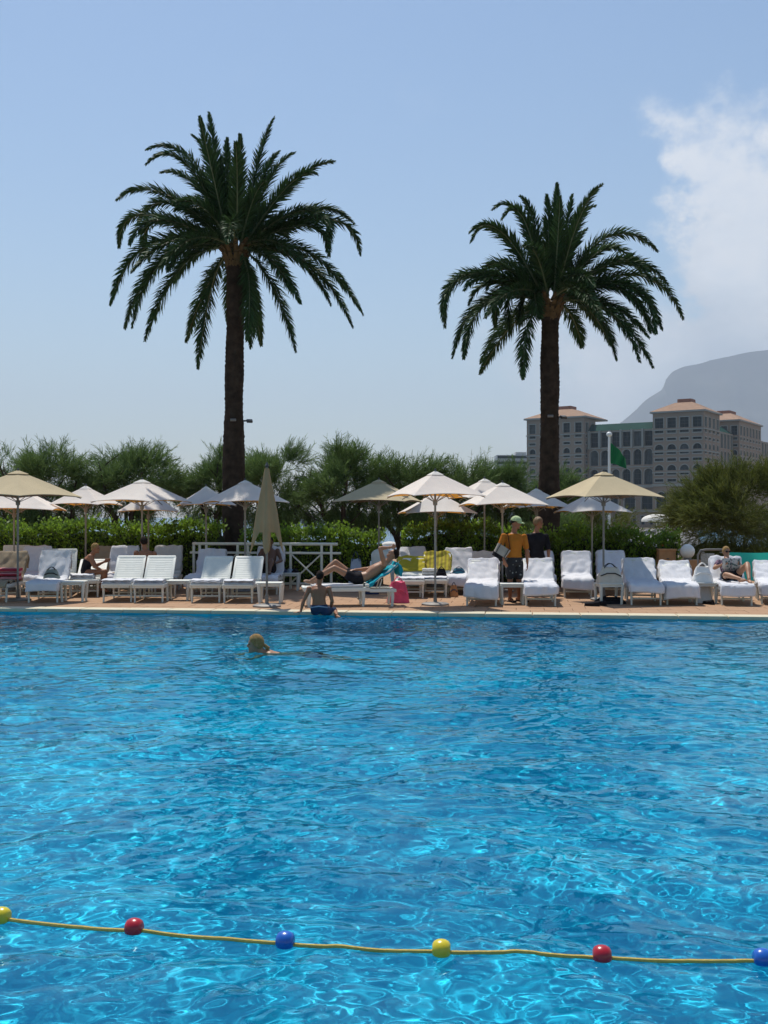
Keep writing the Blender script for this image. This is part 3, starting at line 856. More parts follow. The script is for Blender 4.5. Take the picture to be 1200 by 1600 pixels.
PF1 = [(470, 45, 500, 250), (400, 135, 500, 240), (210, 195, 410, 150), (270, 290, 430, 290), (85, 405, 270, 300), (95, 600, 130, 380), (140, 590, 230, 420),
       (60, 840, 190, 500), (120, 940, 260, 560), (205, 990, 350, 600), (425, 1105, 480, 680), (630, 990, 650, 700), (830, 1035, 740, 720), (1110, 880, 880, 540),
       (975, 840, 850, 600), (1100, 630, 1030, 400), (970, 635, 930, 440), (1070, 500, 900, 380), (990, 245, 830, 280), (825, 210, 720, 270), (740, 65, 660, 250),
       (600, 135, 600, 300), (545, 150, 540, 300), (330, 450, 400, 420), (480, 240, 520, 350), (700, 330, 650, 380), (300, 700, 380, 560), (800, 560, 720, 480)]
PF2 = [(300, 155, 430, 90), (210, 290, 300, 150), (205, 250, 340, 170), (95, 655, 100, 350), (85, 600, 150, 340), (130, 785, 230, 470), (310, 650, 330, 380), (430, 875, 440, 600),
       (420, 640, 430, 480), (575, 45, 570, 250), (765, 50, 660, 150), (735, 140, 650, 190), (1000, 330, 780, 170), (1045, 475, 880, 300), (1110, 620, 960, 340), (1020, 665, 900, 380),
       (985, 680, 840, 410), (980, 825, 800, 520), (825, 795, 760, 540), (680, 740, 640, 580), (530, 95, 545, 250), (640, 95, 610, 250), (420, 100, 490, 180), (240, 450, 330, 320),
       (180, 500, 300, 380), (850, 330, 740, 300), (470, 230, 510, 320), (700, 240, 640, 300)]
palm('tall date palm with a slim straight trunk rising behind the closed beige parasol', 364, 27.6, (368, 396), (366, 600), from_crop(PF1, 150, 160, 2.667, 5), 5, 0.275, 0.225, 12)
palm('tall date palm whose trunk stands before the hotel facade, with orange leaf stubs', 858, 28.2, (860, 478), (859, 600), from_crop(PF2, 660, 270, 2.727, 9), 9, 0.265, 0.23, 13)

# floodlights strapped to the trunks
def floodlight(label, px, py, d, side):
    p = WP(px, py, d); t = thing('floodlight', label, 'floodlight', p)
    MB().tube([(-side * 0.16, 0.0, 0), (side * 0.12, -0.02, 0.01)], 0.022, 8).build('bracket', M['dark_metal'], t)
    MB().bbox((side * 0.15, -0.05, 0.0), (0.15, 0.16, 0.07), 0.012, (0.3, 0, 0.2 * side)).build('housing', M['dark_metal'], t)
    MB().tube([(-side * 0.30, -0.33, 0.0), (-side * 0.16, -0.33, 0.0)], 0.035, 8).build('clamp', M['metal_grey'], t)


floodlight('small dark floodlight clamped to the trunk of the palm behind the closed parasol', 381, 658, 27.6, 1)
floodlight('small dark floodlight clamped to the trunk of the palm before the hotel', 871, 652, 28.2, 1)

# ------------------------------------------------------------------ feathery trees
def feathery_tree(name, label, px, d, width_px, ytop, ybot, seed, mat, n_spray=900, group=None, trunk=True, needle=0.26, cat='tree'):
    rg = np.random.default_rng(seed); pr = random.Random(seed)
    x = GX(px, d); root = thing(name, label, cat, (x, d, -0.06), group=group)
    zt = CH + (HZ - ytop) * d / FPX; zb = CH + (HZ - ybot) * d / FPX; rw = width_px * d / FPX / 2
    # limbs
    lm = MB(); tips = []
    nl = pr.randint(4, 6)
    for k in range(nl):
        a = 2 * math.pi * k / nl + pr.uniform(-0.4, 0.4); b0 = Vector((pr.uniform(-0.25, 0.25), pr.uniform(-0.2, 0.2), 0))
        tgt = Vector((math.cos(a) * rw * pr.uniform(0.45, 0.8), math.sin(a) * rw * 0.6, zb + (zt - zb) * pr.uniform(0.3, 0.6)))
        pts = []
        for i in range(9):
            s = i / 8; q = b0.lerp(tgt, s ** 1.15 if s else 0); q.z = tgt.z * s ** 0.85
            w = 0.13 * math.sin(math.pi * s)
            pts.append(q + Vector((pr.uniform(-w, w), pr.uniform(-w, w), 0)))
        lm.tube(pts, [0.12 * (1 - 0.72 * i / 8) * pr.uniform(0.85, 1.15) for i in range(9)], 7)
        for j in range(5):
            p0 = pts[pr.randint(3, 8)]; dv = Vector((pr.uniform(-1, 1), pr.uniform(-0.8, 0.8), pr.uniform(0.2, 1.2))) * rw * 0.42
            mids = [p0, p0 + dv * 0.5 + Vector((pr.uniform(-.1, .1), pr.uniform(-.1, .1), 0)), p0 + dv]
            lm.tube(mids, [0.035, 0.022, 0.01], 5)
    if trunk: lm.build('trunk', M['bark'], root, fix=False)
    # crown: clumps of feathery sprays, each a bundle of hair-thin needles
    ncl = 30; cl = []
    for k in range(ncl):
        for _ in range(40):
            q = rg.uniform(-1, 1, 3)
            if (q ** 2).sum() < 1 and (q ** 2).sum() > 0.08: break
        cz = zb + (zt - zb) * (0.44 + 0.42 * q[2]); prof = 1 - 0.25 * max(0, q[2])
        cl.append((q[0] * rw * 0.84 * prof, q[1] * rw * 0.62, cz, rg.uniform(0.26, 0.5) * rw * 0.62))
    cl = np.array(cl)
    ci = rg.integers(0, ncl, n_spray)
    u = rg.normal(0, 1, (n_spray, 3)); u /= np.linalg.norm(u, axis=1)[:, None]
    P0 = cl[ci, :3] + u * (cl[ci, 3] * rg.random(n_spray) ** 0.45)[:, None] * np.array([1, 0.9, 0.9])
    P0[:, 2] = np.clip(P0[:, 2], zb - 0.2, zt - 0.2)
    out = np.stack([P0[:, 0] / rw, P0[:, 1] / rw, (P0[:, 2] - (zb + zt) / 2) / (zt - zb) * 1.3 + 0.25], -1)
    out += rg.normal(0, 0.33, (n_spray, 3))
    low = P0[:, 2] < zb + 0.25 * (zt - zb)
    out[low, 2] -= 0.75                                     # lower sprays hang
    out /= np.linalg.norm(out, axis=1)[:, None]
    K = 15
    t = np.tile(np.linspace(0.05, 1, K), n_spray); S = np.repeat(np.arange(n_spray), K)
    Ls = rg.uniform(0.30, 0.62, n_spray) * (needle / 0.26)
    base = P0[S] + out[S] * (t * Ls[S])[:, None]
    nd = out[S] + rg.normal(0, 0.42, (len(S), 3)); nd /= np.linalg.norm(nd, axis=1)[:, None]
    ln = rg.uniform(0.55, 1.2, len(S)) * needle * (1.1 - 0.5 * t)
    sd = np.cross(nd, rg.normal(0, 1, (len(S), 3))); sd /= np.linalg.norm(sd, axis=1)[:, None]
    w = rg.uniform(0.005, 0.0105, len(S))[:, None]
    tip = base + nd * ln[:, None]
    V = np.stack([base - sd * w, base + sd * w, tip + sd * w * 0.35, tip - sd * w * 0.35], 1).reshape(-1, 3)
    Fq = np.arange(len(S) * 4).reshape(-1, 4)
    fast_mesh('crown', V, Fq, mat, root)
    return root


G_T = 'feathery tamarisk trees behind the hedge'
trees = [
    ('feathery green tamarisk at the far left edge behind the beige parasol', 10, 35, 190, 700, 820, 1100),
    ('feathery tamarisk rising above the white parasol next to the beige one on the far left', 78, 34, 150, 692, 822, 1000),
    ('feathery tamarisk with twin bare trunks against the blue sea', 204, 34.5, 175, 690, 800, 1250),
    ('feathery tamarisk growing just left of the tall palm trunk', 338, 35.5, 110, 692, 806, 800),
    ('feathery tamarisk right behind the closed beige parasol', 432, 34.5, 150, 681, 822, 1300),
    ('feathery tamarisk with a forked trunk behind the man on the teal towel', 535, 34, 165, 690, 818, 1300),
    ('broad feathery tamarisk above the brightest white parasol', 632, 34.5, 160, 694, 822, 1200),
    ('feathery tamarisk above the two overlapping white parasols', 720, 35, 150, 704, 824, 1100),
    ('low feathery tamarisk directly left of the palm before the hotel', 800, 35.5, 120, 722, 826, 900),
    ('small feathery tamarisk peeking out right of the palm before the hotel', 872, 35.5, 66, 728, 800, 420),
]
for i, (lb, px, d, w, yt, yb, ns) in enumerate(trees):
    feathery_tree('tamarisk_tree', lb, px, d, w, yt, yb, 40 + i, M['tam'], int(ns * 1.5), G_T)
feathery_tree('tamarisk_bush', 'big round olive green bush at the picture\'s right edge above the turquoise screen', 1150, 30.5, 235, 722, 872, 71, M['tam_olive'], 3400, trunk=False, cat='bush')
feathery_tree('tamarisk_bush', 'low yellowish olive bush below the big beige parasol', 925, 32.0, 135, 790, 856, 72, M['tam_olive'], 700, trunk=False, cat='bush')
feathery_tree('tamarisk_bush', 'dark low bush behind the person in the black shirt', 868, 29.6, 90, 800, 868, 73, M['tam'], 500, trunk=False, cat='bush')

# ------------------------------------------------------------------ hedge
def hedge(label, pxa, pxb, da, db, ya, yb_, seed, thick=0.9):
    rg = np.random.default_rng(seed)
    A = np.array([GX(pxa, da), da]); B = np.array([GX(pxb, db), db]); ln = np.linalg.norm(B - A); u = (B - A) / ln; nrm = np.array([u[1], -u[0]])
    za = CH - (ya - HZ) * da / FPX; zb = CH - (yb_ - HZ) * db / FPX
    mid = (A + B) / 2
    root = thing('hedge', label, 'hedge', (mid[0], mid[1], -0.05), group='clipped hedge along the back of the deck')
    def top(s): return za + (zb - za) * s / ln + 0.07 * np.sin(s * 2.1 + seed) + 0.05 * np.sin(s * 5.3 + seed * 2)
    # inner mass of twigs
    P = []
    for i in range(int(ln / 0.35) + 2):
        s = min(ln, i * 0.35); t = float(top(np.array(s))) - 0.16; row = []
        for (o, z) in ((thick / 2 - 0.1, 0), (thick / 2 - 0.1, t * 0.75), (thick / 2 - 0.2, t * 0.96), (0, t), (-thick / 2 + 0.1, t * 0.9), (-thick / 2 + 0.1, 0)):
            p = A + u * s + nrm * (o + 0.05 * math.sin(s * 7 + z * 5)); row.append((p[0] - mid[0], p[1] - mid[1], z + 0.05))
        P.append(row)
    core = MB().grid(P)
    n = len(P); core.add(P[0], [(0, 1, 2, 3, 4, 5)]); core.add(P[-1], [(5, 4, 3, 2, 1, 0)])
    core.build('twigs', M['hedge_core'], root, fix=False)
    N = int(ln * 1900)
    s = rg.uniform(-0.05, ln + 0.05, N); T = top(s)
    face = rg.random(N)
    o = np.where(face < 0.62, thick / 2 - rg.random(N) ** 2 * 0.22, rg.uniform(-thick / 2, thick / 2, N))
    z = np.where(face < 0.62, T * rg.random(N) ** 0.62, T - rg.random(N) ** 2 * 0.16)
    clump = 0.06 * np.sin(s * 9 + z * 7 + seed) + 0.05 * np.sin(s * 17 - z * 11)
    o = o + clump * (face < 0.62); z = z + np.abs(clump) * (face >= 0.62)
    # taller shoots along the top
    sh_ = rg.random(N) < 0.28
    z = np.where(sh_ & (face >= 0.62), z + rg.random(N) ** 1.5 * 0.20, z)
    p = A[None] + u[None] * s[:, None] + nrm[None] * o[:, None] - mid[None]
    base = np.stack([p[:, 0], p[:, 1], z + 0.05], -1)
    dirv = np.stack([rg.normal(0, 0.6, N) + nrm[0] * 0.5 * (face < 0.62), rg.normal(0, 0.6, N) + nrm[1] * 0.5 * (face < 0.62), rg.uniform(0.3, 1.3, N)], -1)
    dirv /= np.linalg.norm(dirv, axis=1)[:, None]
    sd = np.cross(dirv, rg.normal(0, 1, (N, 3))); sd /= np.linalg.norm(sd, axis=1)[:, None]
    L = rg.uniform(0.06, 0.115, N)[:, None]; w = L * rg.uniform(0.22, 0.34, N)[:, None]
    V = np.stack([base, base + dirv * L * 0.5 + sd * w, base + dirv * L, base + dirv * L * 0.5 - sd * w], 1).reshape(-1, 3)
    fast_mesh('foliage', V, np.arange(N * 4).reshape(-1, 4), M['hedge'], root)


hedge('long clipped bright green hedge behind the loungers left of the white railing', -330, 346, 28.6, 26.6, 824, 826, 3)
hedge('clipped green hedge behind the white railing', 384, 596, 26.7, 26.3, 836, 836, 4)
hedge('clipped green hedge behind the yellow towels', 632, 778, 26.3, 26.1, 827, 829, 5)
hedge('clipped bright green hedge under the big beige parasol', 874, 1058, 25.9, 25.3, 836, 838, 6)
hedge('shaded clipped hedge between the standing couple and the palm trunk', 780, 872, 26.6, 26.4, 838, 842, 7)

# ------------------------------------------------------------------ parasols
def canopy_points(s, ze, za, sag, n=12):
    """square pyramid canopy, four gores that sag between the corner ribs; returns rows from hub to eave"""
    rows = []
    cor = [(-s / 2, -s / 2), (s / 2, -s / 2), (s / 2, s / 2), (-s / 2, s / 2)]
    m = 8
    for i in range(n + 1):
        t = i / n; row = []
        for k in range(4):
            a, b = cor[k], cor[(k + 1) % 4]
            for j in range(m):
                q = j / m; x = a[0] + (b[0] - a[0]) * q; y = a[1] + (b[1] - a[1]) * q
                sg_ = 4 * q * (1 - q)
                pull = 1 - 0.045 * sg_ * t                     # scalloped edge
                z = za + (ze - za) * (t ** 1.06) - sag * sg_ * t * (1 - 0.35 * t) * 0.5
                row.append((x * t * pull, y * t * pull, z + 0.075 * sg_ * t ** 3 * min(1, (s / 1.3) ** 2)))
        rows.append(row + [row[0]])
    return rows


def parasol(label, px, d, zapex, half_px, rot, kind, ground=True, rise=0.47, basey=None):
    x = GX(px, d); root = thing('parasol', label, 'parasol', (x, d, 0), R(rot), group='square canvas parasols on the deck')
    half = half_px * d / FPX; s = 2 * half / (abs(math.cos(R(rot))) + abs(math.sin(R(rot))))
    ze = zapex - rise * (s / 1.5) ** 0.5
    can = M['canopy_white'] if kind == 'white' else M['canopy_beige']; lin = M['lining_glow'] if kind == 'white' else M['lining_dark']
    rows = canopy_points(s, ze, zapex, 0.10)
    co = MB().grid(rows).build('canopy', can, root, fix=False)
    for f in co.data.polygons: f.use_smooth = True
    inner = [[(p[0] * 0.994, p[1] * 0.994, p[2] - 0.012) for p in r] for r in rows[1:]]
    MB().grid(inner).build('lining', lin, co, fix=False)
    # hem band
    last = rows[-1]
    MB().grid([last, [(p[0] * 1.0, p[1] * 1.0, p[2] - 0.010) for p in last]]).build('hem', can, co, fix=False)
    # vent cap
    capr = [[(p[0] * 1.02, p[1] * 1.02, p[2] + 0.022) for p in r] for r in canopy_points(s * 0.17, zapex - rise * 0.17, zapex, 0.01, 4)]
    MB().grid(capr).build('vent_cap', can, co, fix=False)
    pm = M['pole_cream'] if kind == 'white' else M['metal_grey']
    MB().tube([(0, 0, 0.06), (0, 0, zapex + 0.03)], 0.021, 10).build('pole', pm, root)
    MB().lathe([(0.022, 0), (0.024, 0.015), (0.012, 0.035), (0.004, 0.045)], 10, (0, 0, zapex + 0.02)).build('finial', M['dark_metal'], root)
    MB().lathe([(0.045, -0.05), (0.05, 0.0), (0.045, 0.05)], 10, (0, 0, zapex - 0.14)).build('hub', pm, root)
    MB().lathe([(0.04, -0.05), (0.045, 0.0), (0.04, 0.05)], 10, (0, 0, ze - 0.12)).build('runner', pm, root)
    for k in range(8):
        c = [(-1, -1), (0, -1), (1, -1), (1, 0), (1, 1), (0, 1), (-1, 1), (-1, 0)][k]
        fx = 0.985 if k % 2 == 0 else 0.93
        e = Vector((c[0] * s / 2 * fx, c[1] * s / 2 * fx, ze - 0.03 - (0.0 if k % 2 == 0 else 0.035)))
        h = Vector((0, 0, zapex - 0.06)); mid = h.lerp(e, 0.5) - Vector((0, 0, 0.03 + (0.02 if k % 2 else 0)))
        rb = MB().tube([h - Vector((0, 0, 0.05)), mid, e], 0.009, 5).build('rib', pm, root)
        MB().tube([(0, 0, ze - 0.12), mid - Vector((0, 0, 0.012))], 0.007, 5).build('strut', pm, rb)
    MB().lathe([(0.26, 0.0), (0.26, 0.028), (0.22, 0.045), (0.05, 0.055), (0.035, 0.07), (0.032, 0.22), (0.024, 0.22)], 24).build('base', M['metal_grey'], root)
    return root


PARASOLS = [
    ('beige canvas parasol cut by the left edge of the picture', 28, 21.4, 2.56, 91, -25, 'beige'),
    ('white parasol mostly hidden behind the beige one at the far left', 22, 24.6, 2.36, 79, 8, 'white'),
    ('small white parasol between the far left beige one and the bright white one', 134, 25.3, 2.37, 50, -12, 'white'),
    ('bright white parasol with ochre underside before the twin trunk tamarisk', 222, 24.2, 2.48, 74, -25, 'white'),
    ('low white parasol tucked behind and under the bright white one on the left', 232, 25.9, 2.24, 54, 12, 'white'),
    ('dappled grey white parasol left of the palm behind the closed parasol', 322, 25.4, 2.36, 52, 15, 'white'),
    ('shaded grey white parasol over the white railing beside the closed one', 383, 23.9, 2.45, 72, 24, 'white'),
    ('beige parasol with a shaded top behind the man on the teal towel', 592, 24.9, 2.50, 71, -16, 'beige'),
    ('brightest white parasol on a disc base nearest the pool in the middle', 680, 20.3, 2.50, 76, 20, 'white'),
    ('low white parasol peeking out under the brightest white one', 682, 25.8, 2.24, 60, 6, 'white'),
    ('white parasol behind, overlapped by another white one beside the standing couple', 757, 25.6, 2.55, 58, 18, 'white'),
    ('white parasol directly left of the standing couple', 785, 23.9, 2.40, 66, 10, 'white'),
    ('dappled grey parasol above the standing couple before the palm trunk', 838, 25.9, 2.32, 52, 12, 'white'),
    ('big beige parasol standing before the hotel, a duffel bag near its pole', 943, 21.5, 2.54, 84, 17, 'beige'),
    ('shaded grey parasol half hidden behind the big beige one before the hotel', 925, 25.0, 2.22, 54, 8, 'white'),
]
for p in PARASOLS: parasol(*p)


def closed_parasol(label, px, d, ztop):
    root = thing('closed_parasol', label, 'parasol', (GX(px, d), d, 0), R(10))
    MB().tube([(0, 0, 0.06), (0, 0, ztop + 0.02)], 0.021, 10).build('pole', M['metal_grey'], root)
    MB().lathe([(0.26, 0.0), (0.26, 0.028), (0.22, 0.045), (0.05, 0.055), (0.035, 0.07), (0.032, 0.22), (0.024, 0.22)], 24).build('base', M['metal_grey'], root)
    MB().lathe([(0.03, 0), (0.04, 0.03), (0.02, 0.06), (0.006, 0.1)], 10, (0, 0, ztop)).build('finial', M['dark_metal'], root)
    n, m = 26, 48; P = []
    for i in range(n):
        t = i / (n - 1); row = []
        for j in range(m + 1):
            a = 2 * math.pi * j / m
            fold = math.cos(4 * a + 0.5)                   # four hanging corners with deep folds between
            r = 0.04 + 0.175 * t ** 0.9
            r *= 1 + (0.34 * fold + 0.10 * math.cos(8 * a + 1.0)) * min(1, t * 2.2)
            zlen = 1.28 + 0.30 * max(0, fold) ** 1.5 - 0.10 * (fold < 0)
            r *= 1 - 0.10 * max(0, (t - 0.85) / 0.15) * (fold < 0)
            row.append((r * math.cos(a), r * math.sin(a), ztop - 0.02 - t * zlen))
        P.append(row)
    c = MB().grid(P).build('canopy', M['canopy_closed'], root, fix=False)
    for f in c.data.polygons: f.use_smooth = True
    return root


closed_parasol('closed beige parasol folded down on its pole beside the pool', 417, 19.9, 2.57)

# ------------------------------------------------------------------ loungers
LW, HY, HZL, BL = 0.60, 1.20, 0.355, 0.64    # width, hinge, seat height, back length


def lounger_protos():
    fr = MB()
    for sx in (-1, 1): fr.bbox((sx * (LW / 2 - 0.025), 0.62, 0.315), (0.05, 1.22, 0.075), 0.012)
    fr.bbox((0, 0.03, 0.315), (LW - 0.1, 0.05, 0.07), 0.012); fr.bbox((0, 1.2, 0.30), (LW - 0.1, 0.05, 0.06), 0.012)
    seat = MB()
    for k in range(9): seat.bbox((0, 0.10 + k * 0.130, 0.345), (LW - 0.07, 0.122, 0.026), 0.006)
    seat.bbox((0, 0.02, 0.34), (LW - 0.02, 0.07, 0.045), 0.016)
    seat.bbox((0, HY - 0.02, 0.385), (LW + 0.02, 0.075, 0.06), 0.02)
    leg = MB().tube([(0, 0, 0.31), (0, 0.012, 0.16), (0, 0.0, 0.0)], [0.038, 0.030, 0.024], 8, flat=0.75)
    st = MB().bbox((0, 0, 0), (LW - 0.09, 0.025, 0.032), 0.008)
    bk = MB()
    for sx in (-1, 1): bk.bbox((sx * (LW / 2 - 0.03), BL / 2, 0), (0.055, BL, 0.036), 0.014)
    for k in range(10):
        bk.bbox((0, 0.03 + k * 0.064, 0.004), (LW - 0.11, 0.0634, 0.022), 0.0015)
    for k in (3, 4, 5, 6): bk.bbox((0, 0.03 + k * 0.064 + 0.032, 0.014), (0.20, 0.007, 0.006), 0.002)
    bk.bbox((0, BL - 0.012, 0.0), (LW - 0.02, 0.075, 0.045), 0.02)
    prop = MB()
    for sx in (-1, 1): prop.tube([(sx * 0.2, HY + 0.02, 0.30), (sx * 0.2, HY + 0.20, 0.30), (sx * 0.2, HY + 0.26, 0.50)], 0.012, 6)
    rail = MB()
    for sx in (-1, 1): rail.bbox((sx * (LW / 2 - 0.02), 1.47, 0.29), (0.045, 0.50, 0.06), 0.012)
    rail.bbox((0, 1.69, 0.29), (LW - 0.08, 0.045, 0.055), 0.012)
    return {'frame': fr.mesh('frame', M['plastic']), 'seat': seat.mesh('seat', M['plastic']), 'leg': leg.mesh('leg', M['plastic']), 'stretcher': st.mesh('stretcher', M['plastic']),
            'backrest': bk.mesh('backrest', M['plastic']), 'prop': prop.mesh('prop', M['plastic']), 'rear_rail': rail.mesh('rear_rail', M['plastic'])}


LP = lounger_protos()
for me in LP.values():
    bm = bmesh.new(); bm.from_mesh(me); bmesh.ops.recalc_face_normals(bm, faces=bm.faces); bm.to_mesh(me); bm.free(); smooth_by_angle(me)


def lounger_at(label, loc, rz, ang):
    root = thing('sun_lounger', label, 'sun lounger', loc, rz, 'white plastic sun loungers on the deck')
    for k in ('frame', 'seat', 'prop', 'rear_rail'): link(k, LP[k], root)
    for sx, y in ((-1, 0.10), (1, 0.10), (-1, 1.10), (1, 1.10), (-1, 1.64), (1, 1.64)):
        if y > 1.5: continue
        o = link('leg', LP['leg'], root); o.location = (sx * (LW / 2 - 0.035), y, 0)
    for sx in (-1, 1):
        o = link('leg', LP['leg'], root); o.location = (sx * (LW / 2 - 0.035), 1.64, 0)
    for y in (0.2, 1.05):
        o = link('stretcher', LP['stretcher'], root); o.location = (0, y, 0.12)
    b = link('backrest', LP['backrest'], root); b.location = (0, HY + 0.01, HZL + 0.02); b.rotation_euler = (ang, 0, 0)
    return root


def towel_on(name, label, root, ang, mat, seed, y0=-0.03, hang=0.14, back=0.30, wid=0.35, only_back=False, drop=None, start=None, group='towels spread over the loungers'):
    """cloth that follows the seat, the backrest and hangs over its top"""
    rg = random.Random(seed)
    ca_, sa_ = math.cos(ang), math.sin(ang)
    top = Vector((0, HY + 0.01 + BL * ca_, HZL + 0.02 + BL * sa_))
    pr = [(Vector((0, top.y + 0.07, top.z - back)), Vector((0, 1, 0))), (Vector((0, top.y + 0.055, top.z - 0.02)), Vector((0, 0.9, 0.4))), (Vector((0, top.y + 0.01, top.z + 0.025)), Vector((0, -0.1, 1))),
          (Vector((0, top.y - 0.02 * ca_, top.z - 0.03)), Vector((0, -sa_, ca_)))]
    e = 0.10 if not only_back else (start or 0.25)
    pr.append((Vector((0, HY + 0.01 + BL * ca_ * e, HZL + 0.02 + BL * sa_ * e)), Vector((0, -sa_, ca_))))
    if not only_back:
        pr += [(Vector((0, HY - 0.10, HZL + 0.035)), Vector((0, -0.25, 1))), (Vector((0, y0 + 0.06, HZL + 0.022)), Vector((0, 0, 1))), (Vector((0, y0, HZL)), Vector((0, -0.9, 0.4))), (Vector((0, y0 - 0.03, HZL - hang)), Vector((0, -1, 0)))]
    seg = [(pr[i + 1][0] - pr[i][0]).length for i in range(len(pr) - 1)]; tot = sum(seg); n = max(24, int(tot / 0.03)); m = 26
    ph = [rg.uniform(0, 6.28) for _ in range(8)]; fr = [rg.uniform(6, 16) for _ in range(4)]
    skew = rg.uniform(-0.03, 0.03)
    P = []
    for i in range(n + 1):
        s = tot * i / n; k = 0
        while k < len(seg) - 1 and s > seg[k]: s -= seg[k]; k += 1
        q = min(1, s / seg[k]); c = pr[k][0].lerp(pr[k + 1][0], q); nn = pr[k][1].lerp(pr[k + 1][1], q).normalized()
        row = []
        endf = max(0, (i / n - 0.93) / 0.07) if not only_back else 0
        for j in range(m + 1):
            u = -1 + 2 * j / m; x = u * wid + skew * (1 - 2 * i / n)
            over = max(0, abs(x) - LW / 2 + 0.01)
            dg_ = x * fr[3] * 1.6 + i / n * 22 * (1 if ph[6] > 3 else -1)
            wr = 0.013 * max(0, math.sin(dg_ + ph[7])) ** 3 + 0.010 * math.sin(fr[0] * x + ph[0] + 3.2 * i / n * 4) + 0.008 * math.sin(fr[1] * x * 1.3 - 9 * i / n + ph[1]) + 0.006 * math.sin(26 * i / n + fr[2] * x + ph[2]) + 0.015 * mnoise.noise(Vector((x * 7, i * 0.22, seed * 1.7)))
            p = c + nn * (0.022 + abs(wr)) - nn * over * 1.05 * (0.9 + 0.5 * math.sin(i * 0.5 + ph[3]))
            xx = x if over == 0 else math.copysign(LW / 2 - 0.01 + over * 0.42, x)
            p = Vector((xx + 0.006 * math.sin(i * 0.7 + ph[4]), p.y, p.z - endf * hang * 0.55 * (0.5 + 0.5 * math.sin(4.2 * x + ph[5])) * 0.6))
            row.append(p)
        P.append(row)
    t = thing(name, label, 'towel', root.location, root.rotation_euler.z, group)
    c = MB().grid(P).build('cloth', mat, t, fix=False)
    for f in c.data.polygons: f.use_smooth = True
    md = c.modifiers.new('thickness', 'SOLIDIFY'); md.thickness = 0.008; md.offset = 0
    return t


def folded_towel(label, root, x, y, w, l, h, mat, seed, z=None, rz=0.0, group='folded towels on the loungers'):
    rg = random.Random(seed)
    t = thing('folded_towel', label, 'towel', root.location, root.rotation_euler.z, group)
    z0 = (HZL + 0.006) if z is None else z
    P = []
    m = MB(); L = 3
    for k in range(L):
        hh = h / L; n = 10; rows = []
        zz = z0 + k * hh; dx, dy = rg.uniform(-0.012, 0.012), rg.uniform(-0.015, 0.015)
        for i in range(n + 1):
            a = -1 + 2 * i / n; row = []
            for j in range(17):
                b = 2 * math.pi * j / 16
                ex = math.copysign(abs(math.cos(b)) ** 0.35, math.cos(b)) * (l / 2); ez = math.copysign(abs(math.sin(b)) ** 0.7, math.sin(b)) * hh * 0.5
                xx = a * w / 2; wv = 0.006 * math.sin(9 * a + seed + k) + 0.006 * math.sin(14 * ex + k)
                p = Vector((xx, ex, zz + hh / 2 + ez + (wv if ez > 0 else 0) * 0.8)); p = Matrix.Rotation(rz, 3, 'Z') @ p
                row.append((p.x + x + dx, p.y + y + dy, p.z))
            rows.append(row)
        m.grid(rows); 
        m.add(rows[0], [tuple(range(16))]); m.add(rows[-1], [tuple(range(15, -1, -1))])
    c = m.build('cloth', mat, t)
    return t


def place(label, pxf, d, pxb, ytop):
    """front centre of the lounger at pixel column pxf and depth d, the backrest's top centre at pxb/ytop"""
    dt = d + HY + 0.36
    z = CH - (ytop - HZ) * dt / FPX; s = max(0.5, min(0.985, (z - HZL - 0.05) / BL)); ang = math.asin(s)
    xf, xb = GX(pxf, d), GX(pxb, dt)
    rz = -math.atan2(xb - xf, dt - d)
    return lounger_at(label, (xf, d, 0), rz, ang), ang


L = {}
def lg(key, *a): L[key] = place(*a)


# front row
lg('Z', 'white lounger with a beige cover cut by the left edge of the picture', -14, 20.8, 20, 863)
lg('A', 'white lounger under a bluish white towel second from the left edge, small bag on it', 66, 20.75, 88, 861)
lg('B', 'bare white slatted lounger, left one of the pair before the crouching bather', 182, 20.9, 205, 868)
lg('C', 'bare white slatted lounger, right one of the pair before the crouching bather', 231, 20.8, 252, 868)
lg('E', 'bare white slatted lounger, left one of the pair beside the closed parasol', 320, 20.8, 341, 869)
lg('F', 'bare white slatted lounger, right one of the pair beside the closed parasol', 371, 20.7, 389, 869)
lg('G', 'white lounger under a smooth white towel just left of the man in orange', 752, 20.0, 755, 874)
lg('H', 'white lounger under a white towel just right of the man in orange', 845, 20.0, 840, 874)
lg('J', 'white lounger under a wrinkled white towel right beside the duffel bag', 1010, 20.15, 998, 873)
lg('K', 'white lounger under a draped white towel next to the white tote bag', 1066, 20.2, 1054, 878)
lg('N', 'white lounger under a white towel cut by the right edge of the picture', 1214, 20.3, 1203, 877)
# back row
lg('a', 'white lounger in the back row, first from the left edge before the hedge', 10, 23.6, 28, 851)
lg('b', 'white lounger in the back row under a white towel, second from the left edge', 46, 23.0, 60, 854)
lg('c', 'bare white lounger with a rounded top behind the towel covered one on the left', 88, 22.6, 100, 857)
lg('cc', 'white lounger on which the crouching bather sits in the back row', 131, 22.2, 146, 874)
lg('e', 'white lounger with a tan towel behind the crouching bather', 158, 23.5, 168, 854)
lg('f', 'white lounger under a lilac white towel between the crouching bather and the dark haired man', 180, 22.9, 196, 854)
lg('g', 'white lounger with a pale towel right of the dark haired man', 254, 23.4, 264, 854)
lg('h', 'white lounger under a lilac white towel before the left end of the railing', 310, 22.7, 332, 859)
lg('i', 'white lounger with the person in shade behind the closed parasol', 412, 22.9, 424, 855)
lg('j', 'white lounger with only its white top showing above a yellow towel', 640, 24.0, 645, 856)
lg('k', 'white lounger with a plain yellow towel beside the man on the teal towel', 640, 21.9, 642, 871)
lg('l', 'white lounger with a striped yellow towel behind the brightest parasol pole', 676, 22.2, 683, 863)
lg('m', 'white lounger with a creased white towel and a blue bag on the seat', 714, 22.9, 717, 857)
